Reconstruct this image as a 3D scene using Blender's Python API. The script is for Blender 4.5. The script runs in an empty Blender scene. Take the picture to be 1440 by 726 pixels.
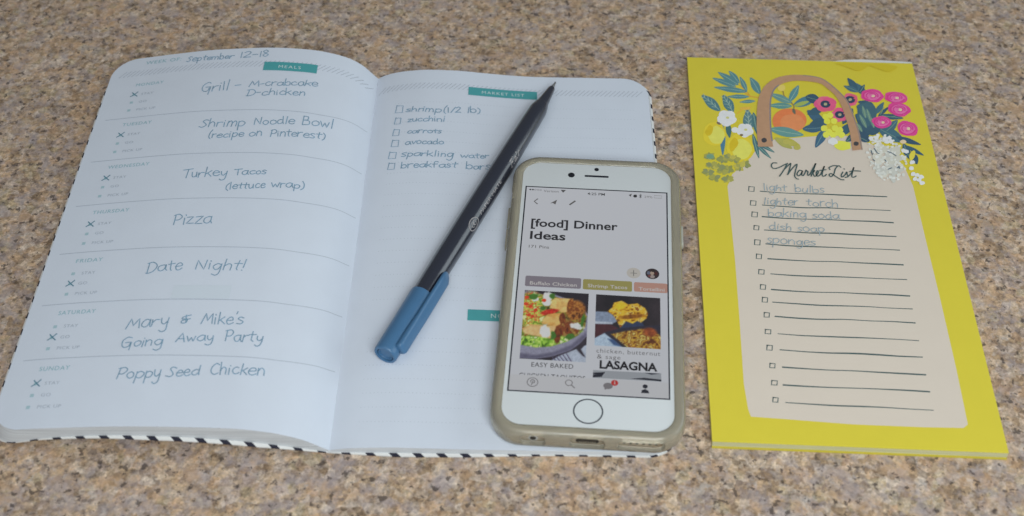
import bpy, bmesh, math, random
import numpy as np
from mathutils import Vector, Matrix

random.seed(7)
rng = np.random.default_rng(7)
SC = bpy.context.scene
COL = SC.collection
MM = 0.001

# ------------------------------------------------------------------ camera
W, H, FPX = 1440.0, 726.0, 1742.27
PITCH, ROLL, DIST = 0.8534, -0.00896, 511.27
_c, _s = math.cos(PITCH), math.sin(PITCH)
FWD = np.array([0, _c, -_s])
_r0, _u0 = np.array([1.0, 0, 0]), np.array([0, _s, _c])
RIGHT = math.cos(ROLL) * _r0 + math.sin(ROLL) * _u0
UP = -math.sin(ROLL) * _r0 + math.cos(ROLL) * _u0
CAM = -FWD * DIST
cd = bpy.data.cameras.new('camera')
cam = bpy.data.objects.new('camera', cd)
COL.objects.link(cam)
m = Matrix.Identity(4)
for i in range(3):
    m[i][0], m[i][1], m[i][2], m[i][3] = RIGHT[i], UP[i], -FWD[i], CAM[i] * MM
cam.matrix_world = m
cd.sensor_width = 36
cd.lens = 36 * FPX / W
cd.clip_start, cd.clip_end = 0.01, 50
cd.dof.use_dof = True
cd.dof.focus_distance = 0.520
cd.dof.aperture_fstop = 11.0
SC.camera = cam

# ------------------------------------------------------------------ light
world = bpy.data.worlds.new('World')
SC.world = world
world.use_nodes = True
bg = world.node_tree.nodes['Background']
bg.inputs[0].default_value = (0.90, 0.95, 1.0, 1)
bg.inputs[1].default_value = 0.14


def area(name, loc, target, size, power, color):
    l = bpy.data.lights.new(name, 'AREA')
    l.shape = 'RECTANGLE'
    l.size, l.size_y = size
    l.energy = power
    l.color = color
    o = bpy.data.objects.new(name, l)
    COL.objects.link(o)
    o.location = loc
    o.rotation_euler = (Vector(target) - Vector(loc)).to_track_quat('-Z', 'Y').to_euler()
    return o


area('window_light', (0.12, -0.60, 0.60), (0.0, -0.14, 0), (0.5, 0.35), 4.6, (0.92, 0.98, 1.0))
area('side_window_light', (1.15, 0.02, 0.40), (0.0, 0.0, 0.02), (1.0, 0.7), 4.4, (0.84, 0.95, 1.0))
area('ceiling_light', (-0.5, -0.4, 1.9), (0, 0, 0), (1.4, 1.4), 4.5, (1.0, 0.96, 0.90))
vs = SC.view_settings
vs.view_transform = 'Standard'
vs.look = 'None'
vs.exposure = 0.06
vs.gamma = 1.0

# ------------------------------------------------------------------ unprojection of photo positions on real surfaces (mm)


def at(px, py, z=0.0):
    d = FWD + RIGHT * (px - W / 2) / FPX + UP * (H / 2 - py) / FPX
    t = (z - CAM[2]) / d[2]
    return CAM + d * t


def lin(*c):
    out = []
    for v in c:
        v = v / 255.0
        out.append(v / 12.92 if v <= 0.04045 else ((v + 0.055) / 1.055) ** 2.4)
    return tuple(out)


# ------------------------------------------------------------------ materials
def mat(name, color, rough=0.6, spec=0.3, coat=0.0, metal=0.0, noise=0.0, nscale=400, bump=0.0, bscale=2500, emit=None, **kw):
    mt = bpy.data.materials.new(name)
    mt.use_nodes = True
    nt = mt.node_tree
    b = nt.nodes['Principled BSDF']
    b.inputs['Base Color'].default_value = (*color, 1)
    b.inputs['Roughness'].default_value = rough
    b.inputs['Specular IOR Level'].default_value = spec
    b.inputs['Metallic'].default_value = metal
    b.inputs['Coat Weight'].default_value = coat
    b.inputs['Coat Roughness'].default_value = 0.04
    for k, v in kw.items():
        b.inputs[k.replace('_', ' ')].default_value = v
    tc = nt.nodes.new('ShaderNodeTexCoord')
    if noise:
        n = nt.nodes.new('ShaderNodeTexNoise')
        n.inputs['Scale'].default_value = nscale
        n.inputs['Detail'].default_value = 4
        nt.links.new(tc.outputs['Object'], n.inputs['Vector'])
        mx = nt.nodes.new('ShaderNodeMix')
        mx.data_type = 'RGBA'
        mx.inputs[6].default_value = (*[max(0, c * (1 - noise)) for c in color], 1)
        mx.inputs[7].default_value = (*[min(1, c * (1 + noise)) for c in color], 1)
        nt.links.new(n.outputs['Fac'], mx.inputs[0])
        nt.links.new(mx.outputs[2], b.inputs['Base Color'])
    if bump:
        n2 = nt.nodes.new('ShaderNodeTexNoise')
        n2.inputs['Scale'].default_value = bscale
        n2.inputs['Detail'].default_value = 3
        nt.links.new(tc.outputs['Object'], n2.inputs['Vector'])
        bp = nt.nodes.new('ShaderNodeBump')
        bp.inputs['Strength'].default_value = bump
        bp.inputs['Distance'].default_value = 0.0004
        nt.links.new(n2.outputs['Fac'], bp.inputs['Height'])
        nt.links.new(bp.outputs['Normal'], b.inputs['Normal'])
    if emit is not None:
        b.inputs['Emission Color'].default_value = (*emit, 1)
        b.inputs['Emission Strength'].default_value = 1.0
    return mt


def granite():
    mt = bpy.data.materials.new('speckled_stone')
    mt.use_nodes = True
    nt = mt.node_tree
    N, Lk = nt.nodes, nt.links
    b = N['Principled BSDF']
    tc = N.new('ShaderNodeTexCoord')

    def noise(scale, detail=5, rough=0.6, vec=None, dist=0.0, off=0.0):
        n = N.new('ShaderNodeTexNoise')
        n.inputs['Scale'].default_value = scale
        n.inputs['Detail'].default_value = detail
        n.inputs['Roughness'].default_value = rough
        n.inputs['Distortion'].default_value = dist
        v = vec or tc.outputs['Object']
        if off:
            a = N.new('ShaderNodeVectorMath')
            a.operation = 'ADD'
            a.inputs[1].default_value = (off, off * 1.7, off * .3)
            Lk.new(v, a.inputs[0])
            v = a.outputs[0]
        Lk.new(v, n.inputs['Vector'])
        return n

    def ramp(src, stops, interp='LINEAR'):
        r = N.new('ShaderNodeValToRGB')
        r.color_ramp.interpolation = interp
        e = r.color_ramp.elements
        while len(e) < len(stops):
            e.new(0.5)
        for k, (p, c) in enumerate(stops):
            e[k].position = p
            e[k].color = (*c, 1)
        Lk.new(src, r.inputs[0])
        return r.outputs[0]

    def mix(f, a, c, mode='MIX'):
        x = N.new('ShaderNodeMix')
        x.data_type = 'RGBA'
        x.blend_type = mode
        if isinstance(f, float):
            x.inputs[0].default_value = f
        else:
            Lk.new(f, x.inputs[0])
        for sock, v in ((x.inputs[6], a), (x.inputs[7], c)):
            if isinstance(v, tuple):
                sock.default_value = (*v, 1)
            else:
                Lk.new(v, sock)
        return x.outputs[2]

    # warped coordinates so that no mineral grain is a clean cell
    wn = noise(230, 3)
    ws = N.new('ShaderNodeVectorMath')
    ws.operation = 'SCALE'
    ws.inputs['Scale'].default_value = 0.0042
    Lk.new(wn.outputs['Color'], ws.inputs[0])
    wa = N.new('ShaderNodeVectorMath')
    wa.operation = 'ADD'
    Lk.new(tc.outputs['Object'], wa.inputs[0])
    Lk.new(ws.outputs[0], wa.inputs[1])

    def vor(scale):
        v = N.new('ShaderNodeTexVoronoi')
        v.inputs['Scale'].default_value = scale
        Lk.new(wa.outputs[0], v.inputs['Vector'])
        sp = N.new('ShaderNodeSeparateColor')
        Lk.new(v.outputs['Color'], sp.inputs[0])
        return sp.outputs

    base = ramp(noise(215, 8, 0.74).outputs['Fac'], [
        (0.28, (0.16, 0.112, 0.072)), (0.40, (0.36, 0.265, 0.165)), (0.50, (0.53, 0.415, 0.28)),
        (0.60, (0.70, 0.56, 0.385)), (0.72, (0.80, 0.68, 0.52))])
    g = vor(250)
    grains = ramp(g[0], [
        (0.0, (0.10, 0.078, 0.060)), (0.07, (0.27, 0.19, 0.125)), (0.20, (0.62, 0.445, 0.30)),
        (0.34, (0.68, 0.56, 0.41)), (0.48, (0.40, 0.355, 0.345)), (0.62, (0.64, 0.43, 0.28)), (0.70, (0.52, 0.49, 0.32)), (0.80, (0.47, 0.44, 0.47)),
        (0.91, (0.78, 0.73, 0.66))], 'CONSTANT')
    c = mix(0.46, base, grains)
    g2 = vor(500)
    fine = ramp(g2[1], [(0.0, (0.10, 0.075, 0.058)), (0.13, (0.33, 0.235, 0.15)), (0.34, (0.63, 0.47, 0.29)),
                        (0.55, (0.57, 0.51, 0.45)), (0.70, (0.45, 0.36, 0.32)), (0.84, (0.78, 0.69, 0.57))], 'CONSTANT')
    c = mix(0.34, c, fine)
    speck = ramp(noise(520, 6, 0.75, off=9.4).outputs['Fac'], [(0.30, (0.30, 0.28, 0.265)), (0.50, (1.03, 0.985, 0.95)), (0.68, (1.60, 1.54, 1.48))])
    c = mix(0.85, c, speck, 'MULTIPLY')
    lil = ramp(noise(125, 6, 0.68, off=3.1).outputs['Fac'], [(0.50, (0, 0, 0)), (0.60, (1, 1, 1))])
    lm = N.new('ShaderNodeMath')
    lm.operation = 'MULTIPLY'
    lm.inputs[1].default_value = 0.50
    Lk.new(lil, lm.inputs[0])
    c = mix(lm.outputs[0], c, (0.40, 0.36, 0.375))
    gold = ramp(noise(105, 6, 0.68, off=7.7).outputs['Fac'], [(0.52, (0, 0, 0)), (0.64, (1, 1, 1))])
    gm = N.new('ShaderNodeMath')
    gm.operation = 'MULTIPLY'
    gm.inputs[1].default_value = 0.48
    Lk.new(gold, gm.inputs[0])
    c = mix(gm.outputs[0], c, (0.66, 0.435, 0.25))
    pale = ramp(noise(170, 5, 0.62, off=5.2).outputs['Fac'], [(0.61, (0, 0, 0)), (0.70, (1, 1, 1))])
    pmx = N.new('ShaderNodeMath')
    pmx.operation = 'MULTIPLY'
    pmx.inputs[1].default_value = 0.45
    Lk.new(pale, pmx.inputs[0])
    c = mix(pmx.outputs[0], c, (0.74, 0.71, 0.66))
    dk = ramp(noise(290, 5, 0.64, off=1.3).outputs['Fac'], [(0.585, (0, 0, 0)), (0.625, (1, 1, 1))])
    dm = N.new('ShaderNodeMath')
    dm.operation = 'MULTIPLY'
    dm.inputs[1].default_value = 0.80
    Lk.new(dk, dm.inputs[0])
    c = mix(dm.outputs[0], c, (0.075, 0.060, 0.052))
    c = mix(1.0, c, (0.925, 0.90, 0.915), 'MULTIPLY')
    Lk.new(c, b.inputs['Base Color'])
    rr = noise(400, 3)
    mr = N.new('ShaderNodeMapRange')
    mr.inputs[3].default_value = 0.22
    mr.inputs[4].default_value = 0.42
    Lk.new(rr.outputs['Fac'], mr.inputs[0])
    Lk.new(mr.outputs[0], b.inputs['Roughness'])
    b.inputs['Specular IOR Level'].default_value = 0.35
    return mt


def striped():
    """white card with black diagonal stripes"""
    mt = mat('striped_card', (0.78, 0.78, 0.76), 0.45, 0.4)
    nt = mt.node_tree
    N, Lk = nt.nodes, nt.links
    tc = N['Texture Coordinate']
    sx = N.new('ShaderNodeSeparateXYZ')
    Lk.new(tc.outputs['Object'], sx.inputs[0])
    ad = N.new('ShaderNodeMath')
    ad.operation = 'ADD'
    Lk.new(sx.outputs[0], ad.inputs[0])
    Lk.new(sx.outputs[1], ad.inputs[1])
    ml = N.new('ShaderNodeMath')
    ml.operation = 'MULTIPLY'
    ml.inputs[1].default_value = 1 / 0.0084
    Lk.new(ad.outputs[0], ml.inputs[0])
    fr = N.new('ShaderNodeMath')
    fr.operation = 'FRACT'
    Lk.new(ml.outputs[0], fr.inputs[0])
    lt = N.new('ShaderNodeMath')
    lt.operation = 'LESS_THAN'
    lt.inputs[1].default_value = 0.36
    Lk.new(fr.outputs[0], lt.inputs[0])
    mx = N.new('ShaderNodeMix')
    mx.data_type = 'RGBA'
    mx.inputs[6].default_value = (0.78, 0.78, 0.76, 1)
    mx.inputs[7].default_value = (0.018, 0.018, 0.035, 1)
    Lk.new(lt.outputs[0], mx.inputs[0])
    Lk.new(mx.outputs[2], N['Principled BSDF'].inputs['Base Color'])
    return mt


def leaf_edges(name, color):
    """cut edges of a stack of paper: thin uneven lines along the stack"""
    mt = mat(name, color, 0.75, 0.2)
    nt = mt.node_tree
    N, Lk = nt.nodes, nt.links
    tc = N['Texture Coordinate']
    mp = N.new('ShaderNodeMapping')
    mp.inputs['Scale'].default_value = (25, 25, 3200)
    Lk.new(tc.outputs['Object'], mp.inputs[0])
    n = N.new('ShaderNodeTexNoise')
    n.inputs['Scale'].default_value = 1.0
    n.inputs['Detail'].default_value = 3
    Lk.new(mp.outputs[0], n.inputs['Vector'])
    mr = N.new('ShaderNodeMapRange')
    mr.inputs[1].default_value = 0.3
    mr.inputs[2].default_value = 0.7
    Lk.new(n.outputs['Fac'], mr.inputs[0])
    mx = N.new('ShaderNodeMix')
    mx.data_type = 'RGBA'
    mx.inputs[6].default_value = (*[c * .74 for c in color], 1)
    mx.inputs[7].default_value = (*[min(1, c * 1.06) for c in color], 1)
    Lk.new(mr.outputs[0], mx.inputs[0])
    Lk.new(mx.outputs[2], N['Principled BSDF'].inputs['Base Color'])
    return mt


PAPER = (0.69, 0.745, 0.835)
M = {}
M['stone'] = granite()
M['paper'] = mat('page_paper', PAPER, 0.62, 0.25, noise=0.035, nscale=70, bump=0.12, bscale=1500)
M['edges'] = leaf_edges('page_edges', (0.68, 0.71, 0.74))
M['stripes'] = striped()
M['ink'] = mat('blue_ink', (0.225, 0.365, 0.485), 0.6, 0.2, noise=0.45, nscale=500)
M['ink_pale'] = mat('blue_ink_on_cream', (0.33, 0.42, 0.47), 0.6, 0.2, noise=0.4, nscale=500)
M['ink_x'] = mat('blue_ink_cross', (0.11, 0.25, 0.33), 0.6, 0.2, noise=0.2, nscale=500)
M['teal'] = mat('teal_print', (0.085, 0.37, 0.39), 0.55, 0.25, noise=0.05, nscale=300)
M['teal_pale'] = mat('pale_teal_print', (0.42, 0.585, 0.64), 0.6, 0.2)
M['teal_text'] = mat('teal_text_print', (0.32, 0.52, 0.57), 0.6, 0.2)
M['grey_text'] = mat('grey_print', (0.44, 0.49, 0.55), 0.6, 0.2)
M['rule'] = mat('grey_rule_print', (0.49, 0.54, 0.61), 0.6, 0.2)
M['hatch'] = mat('grey_hatch_print', (0.40, 0.44, 0.50), 0.6, 0.2)
M['dot'] = mat('pale_dot_print', (0.50, 0.55, 0.62), 0.6, 0.2)
M['patch'] = mat('grey_patch_print', (0.662, 0.73, 0.805), 0.6, 0.2)
M['white_print'] = mat('white_print', (0.62, 0.74, 0.74), 0.6, 0.2)

# ------------------------------------------------------------------ mesh helpers (all coordinates in millimetres, world space)


class MB:
    def __init__(self):
        self.v, self.f, self.mi = [], [], []

    def add(self, verts, faces, mi=0):
        n = len(self.v)
        self.v += [tuple(map(float, p)) for p in verts]
        for f in faces:
            self.f.append([i + n for i in f])
            self.mi.append(mi)
        return self

    def build(self, name, mats, parent=None, smooth=False, origin=None):
        if not isinstance(mats, (list, tuple)):
            mats = [mats]
        root = parent
        while root is not None and root.parent is not None:
            root = root.parent
        off = np.array(root['origin_mm'][:]) if root is not None else (np.array(origin) if origin is not None else np.zeros(3))
        me = bpy.data.meshes.new(name)
        V = (np.array(self.v) - off) * MM
        me.from_pydata([tuple(p) for p in V], [], self.f)
        for mt in mats:
            me.materials.append(mt)
        me.polygons.foreach_set('material_index', self.mi)
        if smooth:
            me.polygons.foreach_set('use_smooth', [True] * len(self.f))
        me.update()
        o = bpy.data.objects.new(name, me)
        COL.objects.link(o)
        if parent is not None:
            o.parent = parent
        else:
            o.location = off * MM
        return o


def fix_normals(o):
    bm = bmesh.new()
    bm.from_mesh(o.data)
    bmesh.ops.recalc_face_normals(bm, faces=bm.faces)
    bm.to_mesh(o.data)
    bm.free()
    return o


def thing(name, label, cat, loc_mm):
    o = bpy.data.objects.new(name, None)
    o.empty_display_size = 0.01
    COL.objects.link(o)
    o.location = np.array(loc_mm) * MM
    o['origin_mm'] = [float(x) for x in loc_mm]
    o['label'], o['category'] = label, cat
    return o


def catmull(pts, closed=False, n=8):
    P = [np.array(p, float) for p in pts]
    if len(P) < 3:
        return P
    out = []
    L = len(P)
    rngs = range(L if closed else L - 1)
    for i in rngs:
        if closed:
            p0, p1, p2, p3 = P[(i - 1) % L], P[i], P[(i + 1) % L], P[(i + 2) % L]
        else:
            p1, p2 = P[i], P[i + 1]
            p0 = P[i - 1] if i > 0 else 2 * p1 - p2
            p3 = P[i + 2] if i + 2 < L else 2 * p2 - p1
        for k in range(n):
            t = k / n
            out.append(0.5 * ((2 * p1) + (p2 - p0) * t + (2 * p0 - 5 * p1 + 4 * p2 - p3) * t * t + (3 * p1 - p0 - 3 * p2 + p3) * t ** 3))
    if not closed:
        out.append(P[-1])
    return out


def ribbon2d(pts, w, taper=False, closed=False):
    """polyline -> 2D verts/faces of a flat stroke of width w (scalar or function of 0..1)"""
    P = [np.array(p[:2], float) for p in pts]
    Q = [P[0]]
    for p in P[1:]:
        if np.linalg.norm(p - Q[-1]) > 1e-4:
            Q.append(p)
    P = Q
    if len(P) < 2:
        P = [P[0], P[0] + np.array([w if not callable(w) else w(.5), 0])]
    n = len(P)
    V, F = [], []
    for i, p in enumerate(P):
        if closed:
            a, b = P[(i - 1) % n], P[(i + 1) % n]
        else:
            a, b = P[max(i - 1, 0)], P[min(i + 1, n - 1)]
        d = b - a
        d = d / (np.linalg.norm(d) + 1e-9)
        nn = np.array([-d[1], d[0]])
        ww = w(i / (n - 1)) if callable(w) else w
        e = np.zeros(2)
        if not closed and i == 0:
            e = -d * ww * .35
        if not closed and i == n - 1:
            e = d * ww * .35
        V += [p + e + nn * ww / 2, p + e - nn * ww / 2]
    for i in range(n if closed else n - 1):
        j = (i + 1) % n
        F.append([2 * i, 2 * i + 1, 2 * j + 1, 2 * j])
    return V, F


# ------------------------------------------------------------------ single-stroke hand lettering (x-height 1)
GL = {
    'a': (.95, ".78,.88 .5,1 .14,.72 .12,.25 .4,.0 .68,.25 .8,.9|!.8,1 .8,.3 .92,.0"),
    'b': (.88, "!.1,1.75 .1,0|.1,.35 .35,.0 .72,.2 .72,.75 .42,.98 .1,.65"),
    'c': (.82, ".72,.85 .45,1 .12,.62 .2,.12 .5,.0 .78,.18"),
    'd': (.95, ".74,.85 .45,1 .12,.6 .2,.1 .5,.02 .78,.4|!.8,1.75 .78,.5 .84,0"),
    'e': (.85, ".1,.5 .72,.58 .62,.95 .32,.95 .1,.5 .25,.06 .55,.0 .8,.2"),
    'f': (.75, ".78,1.55 .55,1.78 .33,1.5 .3,.5 .28,0|!.02,.92 .68,1.0"),
    'g': (.9, ".74,.85 .42,1 .1,.6 .3,.08 .6,.2 .76,.8|!.78,1 .78,.2|.78,.2 .76,-.5 .48,-.85 .15,-.62"),
    'h': (.86, "!.1,1.75 .1,0|.1,.55 .4,1 .66,.75 .7,0"),
    'i': (.38, "!.14,1 .16,0|!.14,1.45 .18,1.36"),
    'k': (.82, "!.1,1.75 .1,0|!.7,1.05 .12,.45|!.3,.6 .78,0"),
    'l': (.44, "!.2,1.75 .2,0"),
    'm': (1.2, "!.1,1 .1,0|.1,.6 .35,1 .55,.7 .55,0|.55,.6 .8,1 1.0,.7 1.04,0"),
    'n': (.86, "!.1,1 .1,0|.1,.6 .4,1 .66,.7 .7,0"),
    'o': (.9, ".45,1 .15,.75 .12,.3 .4,0 .75,.25 .74,.75 .45,1"),
    'p': (.88, "!.1,1 .1,-.8|.1,.75 .42,1 .76,.7 .62,.1 .3,.02 .1,.25"),
    'r': (.7, "!.1,1 .1,0|.1,.55 .32,.92 .64,.95"),
    's': (.72, ".64,.9 .34,1 .14,.78 .36,.54 .6,.3 .4,.02 .06,.1"),
    't': (.68, "!.32,1.5 .3,.2 .46,0|!.02,.98 .66,1.05"),
    'u': (.84, ".1,1 .1,.3 .3,.0 .56,.15 .66,.6|!.68,1 .7,0"),
    'v': (.75, "!.05,1 .35,0 .7,1"),
    'w': (1.1, "!.05,1 .28,0 .52,.8 .78,0 1.02,1"),
    'y': (.82, ".1,1 .15,.4 .4,.15 .66,.5|.72,1 .7,.1 .62,-.6 .3,-.85 .02,-.6"),
    'z': (.8, "!.05,.95 .66,1 .1,.02 .74,.05"),
    'A': (1.1, "!0,0 .5,1.65 .95,0|!.15,.55 .85,.62"),
    'B': (1.0, "!.1,1.6 .1,0|.1,1.55 .6,1.5 .6,.95 .1,.85|.1,.85 .75,.75 .78,.15 .1,.0"),
    'C': (1.05, ".92,1.4 .55,1.65 .12,1.1 .12,.45 .5,.0 .95,.2"),
    'D': (1.1, "!.2,1.55 .15,0|.0,1.5 .6,1.6 1.0,1.0 .8,.25 .3,-.02 0,.02"),
    'G': (1.15, ".9,1.55 .55,1.7 .12,1.2 .1,.45 .4,.05 .75,.2 .85,.75|!.4,.85 .95,.85 .88,-.45"),
    'M': (1.25, "!.02,0 .3,1.55 .62,.4 1.0,1.55 1.15,0"),
    'N': (1.1, "!.1,0 .15,1.55 .85,.05 .92,1.6"),
    'P': (1.0, "!.2,1.6 .12,0|.02,1.5 .6,1.65 .9,1.2 .6,.75 .18,.75"),
    'S': (.95, ".85,1.45 .5,1.65 .25,1.3 .5,.85 .7,.4 .4,.0 .0,.2"),
    'T': (.95, "!.0,1.5 1.0,1.62|!.5,1.58 .45,0"),
    '1': (.45, "!.15,1.4 .2,0"),
    '2': (.8, ".08,1.2 .35,1.5 .65,1.2 .4,.6 .05,.02|!.05,.02 .75,.05"),
    '8': (.8, ".4,1.5 .1,1.2 .4,.8 .7,.4 .4,0 .1,.35 .4,.8 .68,1.2 .4,1.5"),
    '/': (.6, "!.05,-.1 .55,1.7"),
    '-': (.75, "!.08,.62 .66,.66"),
    '(': (.5, ".42,1.75 .14,1.1 .14,.2 .4,-.25"),
    ')': (.5, ".1,1.75 .38,1.1 .38,.2 .1,-.3"),
    '!': (.4, "!.2,1.75 .16,.45|!.15,.1 .16,.0"),
    '&': (1.1, ".95,1.45 .3,1.2 .2,.8 .7,.75 .55,.1 .2,.15 .25,.5 .95,.75|!.5,1.5 .6,.1"),
    "'": (.28, "!.14,1.75 .1,1.4"),
    ' ': (.62, ""),
}


def hand(text, slant=0.06, jit=0.085, seed=0):
    r = random.Random(seed * 977 + len(text))
    x, out = 0.0, []
    for ch in text:
        adv, sp = GL[ch]
        sy, dy, sl = 1 + r.uniform(-jit, jit) * 1.6, r.uniform(-jit, jit), slant + r.uniform(-jit, jit) * .7
        sx = 1 + r.uniform(-jit, jit) * 1.5
        for st_ in sp.split('|'):
            st_ = st_.strip()
            if not st_:
                continue
            straight = st_.startswith('!')
            pts = [tuple(map(float, q.split(','))) for q in st_.lstrip('!').split()]
            pts = [(x + px * sx + sl * py * 1.0 + r.uniform(-.035, .035), py * sy + dy + r.uniform(-.035, .035)) for px, py in pts]
            out.append([np.array(p) for p in pts] if straight else catmull(pts, n=6))
        x += adv * sx
    return out, x


# ------------------------------------------------------------------ type set with the built-in font
_tc = {}


def type2d(text, bold=0.0, space=1.0):
    key = (text, bold, space)
    if key in _tc:
        return _tc[key]
    cu = bpy.data.curves.new('type', 'FONT')
    cu.body = text
    cu.size = 1.0
    cu.offset = bold
    cu.space_character = space
    cu.resolution_u = 3
    ob = bpy.data.objects.new('type', cu)
    COL.objects.link(ob)
    dg = bpy.context.evaluated_depsgraph_get()
    me = bpy.data.meshes.new_from_object(ob.evaluated_get(dg))
    V = [np.array(v.co[:2]) for v in me.vertices]
    F = [list(p.vertices) for p in me.polygons]
    bpy.data.objects.remove(ob)
    bpy.data.curves.remove(cu)
    bpy.data.meshes.remove(me)
    x0, x1 = min(v[0] for v in V), max(v[0] for v in V)
    V = [v - np.array([x0, 0]) for v in V]
    _tc[key] = (V, F, x1 - x0)
    return _tc[key]


# ------------------------------------------------------------------ setting: the stone countertop
b = MB()
b.add([(-900, -650, 0), (900, -650, 0), (900, 1000, 0), (-900, 1000, 0),
       (-900, -650, -30), (900, -650, -30), (900, 1000, -30), (-900, 1000, -30)],
      [[0, 1, 2, 3], [7, 6, 5, 4], [0, 4, 5, 1], [1, 5, 6, 2], [2, 6, 7, 3], [3, 7, 4, 0]])
top = b.build('countertop', M['stone'])
top['kind'] = 'structure'

# ------------------------------------------------------------------ the open planner
SP_T, SP_B = np.array([-62.14, 111.34]), np.array([-66.85, -93.03])
AX = (SP_T - SP_B) / np.linalg.norm(SP_T - SP_B)
LV = np.array([-AX[1], AX[0]])            # towards the outer edge of the left page
MID = (SP_T + SP_B) / 2
TL = float(np.linalg.norm(SP_T - SP_B))   # page height


def pchip(tab):
    x = np.array([p[0] for p in tab], float)
    y = np.array([p[1] for p in tab], float)
    hh = np.diff(x)
    dl = np.diff(y) / hh
    d = np.zeros_like(x)
    for k in range(1, len(x) - 1):
        if dl[k - 1] * dl[k] > 0:
            w1, w2 = 2 * hh[k] + hh[k - 1], hh[k] + 2 * hh[k - 1]
            d[k] = (w1 + w2) / (w1 / dl[k - 1] + w2 / dl[k])
    d[0], d[-1] = dl[0], dl[-1]

    def f(s):
        s = np.clip(s, x[0], x[-1])
        k = np.clip(np.searchsorted(x, s) - 1, 0, len(x) - 2)
        t = (s - x[k]) / hh[k]
        return ((2 * t ** 3 - 3 * t ** 2 + 1) * y[k] + (t ** 3 - 2 * t ** 2 + t) * hh[k] * d[k]
                + (-2 * t ** 3 + 3 * t ** 2) * y[k + 1] + (t ** 3 - t ** 2) * hh[k] * d[k + 1])
    return f


PT = {'L': pchip([(0, 1.6), (2.5, 4.6), (6.3, 9.3), (11, 13), (16.6, 15.6), (30, 18.8), (46, 19.9), (70.6, 18.7), (93, 15.8), (105, 13.8), (122, 11.3)]),
      'R': pchip([(0, 1.6), (3, 3.4), (7, 4.9), (14, 6.4), (24, 7.3), (35, 7.0), (49, 5.5), (63, 4.0), (76, 3.2), (97, 2.9), (130, 2.4)])}
PB = {'L': pchip([(0, 1.6), (3.5, 4.2), (7.7, 7.5), (15, 11.1), (20, 12.8), (34.5, 15.2), (65, 15.9), (100, 14.0), (111, 12.8), (122, 11.0)]),
      'R': pchip([(0, 1.6), (3, 2.3), (7, 3.0), (14, 3.5), (24, 3.8), (35, 3.5), (49, 3.1), (63, 2.9), (76, 2.7), (97, 2.6), (130, 2.4)])}
CB = {'L': pchip([(0, .1), (8.6, 2.3), (25, 5.8), (39, 7.9), (60, 9.6), (75, 9.8), (101, 7.6), (112, 5.0), (128, 1.8)]),
      'R': pchip([(0, .1), (30, .15), (131, .1)])}


def page_z(side, s, t):
    k = np.clip(t / TL + .5, 0, 1)
    return k * PT[side](s) + (1 - k) * PB[side](s)


def cover_z(side, s, t):
    k = np.clip(t / TL + .5, 0, 1)
    return CB[side](s) * (1 + (.12 * k if side == 'L' else 0))


def pxy(side, s, t):
    return MID + AX * t + LV * (s if side == 'L' else -s)


def to_st(side, x, y):
    d = np.array([x, y]) - MID
    return float(d @ LV) * (1 if side == 'L' else -1), float(d @ AX)


def page_at(side, px, py):
    """photo position -> (s, t) on the page"""
    z = 6.0
    for _ in range(60):
        X = at(px, py, z)
        s, t = to_st(side, X[0], X[1])
        z = .6 * z + .4 * float(page_z(side, max(s, 0), t))
    return np.array([s, t])


def page_pt(side, s, t, lift=0.1):
    p = pxy(side, s, t)
    return (p[0], p[1], float(page_z(side, max(s, 0), t)) + lift)


def smax(t, S, half, r):
    a = abs(t) - (half - r)
    return S if a <= 0 else S - r + math.sqrt(max(r * r - a * a, 0))


def ts(half, r, n):
    inner = list(np.linspace(-(half - r), half - r, n))
    arc = [half - r + r * math.sin(q) for q in np.linspace(0, math.pi / 2, 12)[1:]]
    return [-a for a in reversed(arc)] + inner + arc


us = [0, .006, .014, .024, .036, .05, .066, .084, .104, .13] + list(np.linspace(.16, 1, 46))

planner = thing('planner', 'open weekly planner with handwritten meals and a black and white striped cover edge', 'planner', (MID[0], MID[1], 0))

# cover: one striped card sheet bent under both halves
b = MB()
half_c, rc = TL / 2 + 1.9, 13.0
T_ = ts(half_c, rc, 30)
for side, S in (('R', 127.8), ('L', 126.35)):
    V, nu = [], len(us)
    for th in (0.0, 0.55):
        for t in T_:
            sm = smax(t, S, half_c, rc)
            for u in us:
                # the leaves fan out over the cover in places, so its margin comes and goes
                ex_ = (np.interp(u * sm, [0, 8, 25, 60, 92, 110, 126], [.4, 1.0, 1.9, 1.9, 1.0, .45, .3]) if side == 'L'
                       else np.interp(u * sm, [0, 8, 25, 50, 78, 100, 128], [.4, .9, 1.8, 1.6, .65, .7, 1.1]))
                tt = t * (TL / 2 + ex_) / half_c
                p = pxy(side, u * sm, tt)
                V.append((p[0], p[1], float(cover_z(side, u * sm, tt)) + th + .06))
    n1 = len(T_) * nu
    F = []
    for i in range(len(T_) - 1):
        for j in range(nu - 1):
            a, c, d, e = i * nu + j, i * nu + j + 1, (i + 1) * nu + j + 1, (i + 1) * nu + j
            F += [[n1 + a, n1 + e, n1 + d, n1 + c], [a, c, d, e]]
        F.append([i * nu + nu - 1, (i + 1) * nu + nu - 1, n1 + (i + 1) * nu + nu - 1, n1 + i * nu + nu - 1])
    for j in range(nu - 1):
        for i in (0, len(T_) - 1):
            F.append([i * nu + j, i * nu + j + 1, n1 + i * nu + j + 1, n1 + i * nu + j])
    b.add(V, F)
cover = fix_normals(b.build('cover', M['stripes'], planner, smooth=False))

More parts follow.
